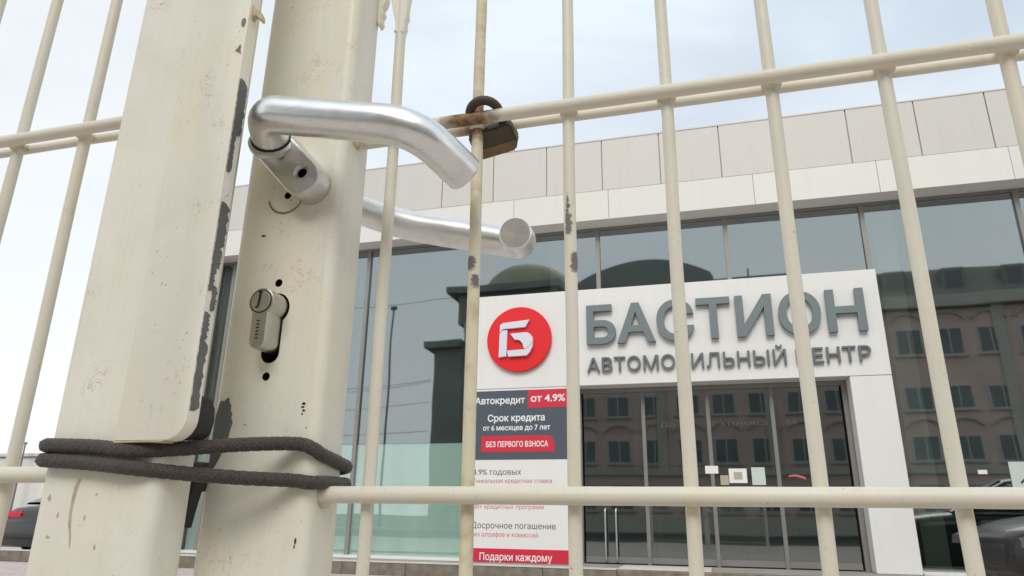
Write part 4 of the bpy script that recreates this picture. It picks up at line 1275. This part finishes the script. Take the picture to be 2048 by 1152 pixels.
BXL = [-.404 - .06 * k for k in range(24)]
barsL = []
for i, bx in enumerate(BXL):
    barsL.append(link('bar', bar_v[(i + 2) % 4], None, gl, (bx, .334, 0)))
XL = BXL[-1] - .04
for zi, zr in enumerate([.03 + .15, .859 + .0, 1.0893, 1.321, 1.55]):
    link('rail', rail_me(XL, -.3560, .0046 if zi == 1 else RR, zi + 7), None, gl, (0, .3272, zr))
    link('rail', rail_me(XL, -.3560, RRB, zi + 27), None, gl, (0, .3406, zr))
link('post', post_me(XL - .07, XL + .002, .314, .350, .03, 1.66, .0068), M['post'], gl)
for i in range(0, 4):
    for zr in (.859, 1.0893):
        link('weld', wm, None, gl, (BXL[i], .3332, zr - .002))

# ------------------------------------------------------------------ braided cord wound twice round both posts
def at_rel(x, y, z): return Vector((x, y, z + H))
yc = .3100 - .0005
cp = [
 # first (upper) turn, left edge -> front -> right edge -> behind
 (-.3612, .332, .0328), (-.3598, .3215, .0336), (-.3560, .3135, .0338), (-.3505, .3100, .0337), (-.3200, .3096, .0325), (-.2930, .3098, .0302), (-.2700, .3225, .0322),
 (-.2480, .3390, .0354), (-.2260, .3550, .0370), (-.2175, .3585, .0348), (-.2140, .3640, .0316), (-.2145, .3850, .0285), (-.2200, .4000, .0262),
 (-.2600, .3990, .0240), (-.2950, .3570, .0240), (-.3540, .3500, .0250), (-.3608, .3450, .0256), (-.3614, .332, .0260),
 # second (lower) turn
 (-.3600, .3215, .0262), (-.3562, .3135, .0260), (-.3505, .3100, .0256), (-.3200, .3096, .0238), (-.2930, .3098, .0212), (-.2700, .3225, .0190),
 (-.2480, .3390, .0176), (-.2260, .3550, .0170), (-.2175, .3585, .0160), (-.2140, .3640, .0162), (-.2145, .3850, .0166), (-.2200, .4000, .0165), (-.2600, .3990, .0140), (-.2950, .3570, .0150), (-.3300, .3498, .0160)]
P = [at_rel(*p) for p in cp]
# smooth with Catmull-Rom
Q = []
for i in range(len(P) - 1):
    p0, p1, p2, p3 = P[max(i - 1, 0)], P[i], P[i + 1], P[min(i + 2, len(P) - 1)]
    n = max(4, int((p2 - p1).length / .0006))
    for k in range(n):
        t = k / n
        Q.append(.5 * ((2 * p1) + (p2 - p0) * t + (2 * p0 - 5 * p1 + 4 * p2 - p3) * t * t + (3 * p1 - p0 - 3 * p2 + p3) * t ** 3))
Q.append(P[-1])
arcl = [0]
for a, b in zip(Q, Q[1:]): arcl.append(arcl[-1] + (b - a).length)
SEG = 56
def braid(i, k):
    a = 2 * math.pi * k / SEG; s = arcl[i] / .0030
    u = 5 * a + s * math.pi; v = 5 * a - s * math.pi
    A = abs(math.sin(u)) * (1 + .4 * math.sin(v)); B = abs(math.sin(v)) * (1 - .4 * math.sin(u))
    return .86 + .12 * max(A, B)
bm = bmesh.new(); add_tube(bm, Q, .0039, SEG, rfun=braid)
bmesh.ops.recalc_face_normals(bm, faces=bm.faces)
tag(link('elastic_cord', mesh(bm, 'cord', smooth=True), M['cord']), 'dark brown braided cord wound twice round both gate posts below the lock', 'cord')

# ------------------------------------------------------------------ padlock
pk = thing('padlock', (-.122, .39, H + .24), 'rusty brown padlock hooked over the gate bar and upper rail', 'padlock')
ctr = Vector((-.1247, .3730, H + .2452)); ax = Vector((.11, .64, -.44)).normalized(); wd = Vector((1, -.05, .13)); wd = (wd - ax * wd.dot(ax)).normalized()
nm = ax.cross(wd)
Rs = .0098
path = [ctr + wd * -Rs + ax * .019, ctr + wd * -Rs]
path += [ctr + wd * (Rs * math.cos(R(180 - a))) - ax * (Rs * math.sin(R(a))) for a in range(15, 180, 15)]
path += [ctr + wd * Rs, ctr + wd * Rs + ax * .019]
link('shackle', tube_me(densify(path, .0015), .0030, 14), M['shackle'], pk)
bm = bmesh.new()
outl = [(-.0150, .0), (-.0132, -.0015), (.0132, -.0015), (.0150, .0), (.0152, .0125), (.0122, .0175), (-.0122, .0175), (-.0152, .0125)]
o0 = ctr + ax * .0095
A = [bm.verts.new(o0 + wd * x + ax * y - nm * .0060) for x, y in outl]
B = [bm.verts.new(o0 + wd * x + ax * y + nm * .0060) for x, y in outl]
n = len(outl)
bm.faces.new(A); bm.faces.new(B[::-1])
for i in range(n): bm.faces.new((A[i], B[i], B[(i + 1) % n], A[(i + 1) % n]))
bmesh.ops.recalc_face_normals(bm, faces=bm.faces)
bmesh.ops.bevel(bm, geom=bm.edges[:], offset=.0011, segments=2, affect='EDGES')
link('body', mesh(bm, angle=R(40)), M['bronze'], pk)
bm = bmesh.new()
band = [(-.0140, .0102), (.0140, .0102), (.0146, .0125), (.0118, .0166), (-.0118, .0166), (-.0146, .0125)]
for sg_ in (-1, 1):
    A = [bm.verts.new(o0 + wd * x + ax * y + nm * .0056 * sg_) for x, y in band]; B = [bm.verts.new(o0 + wd * x + ax * y + nm * .0064 * sg_) for x, y in band]
    bm.faces.new(A); bm.faces.new(B[::-1])
    for i in range(6): bm.faces.new((A[i], B[i], B[(i + 1) % 6], A[(i + 1) % 6]))
bmesh.ops.recalc_face_normals(bm, faces=bm.faces)
link('brass_edge', mesh(bm), M['brass'], pk)

# ------------------------------------------------------------------ clean up helper data
bpy.data.objects.remove(TXT)
for o in list(S.objects):
    if '_w' in o: del o['_w']
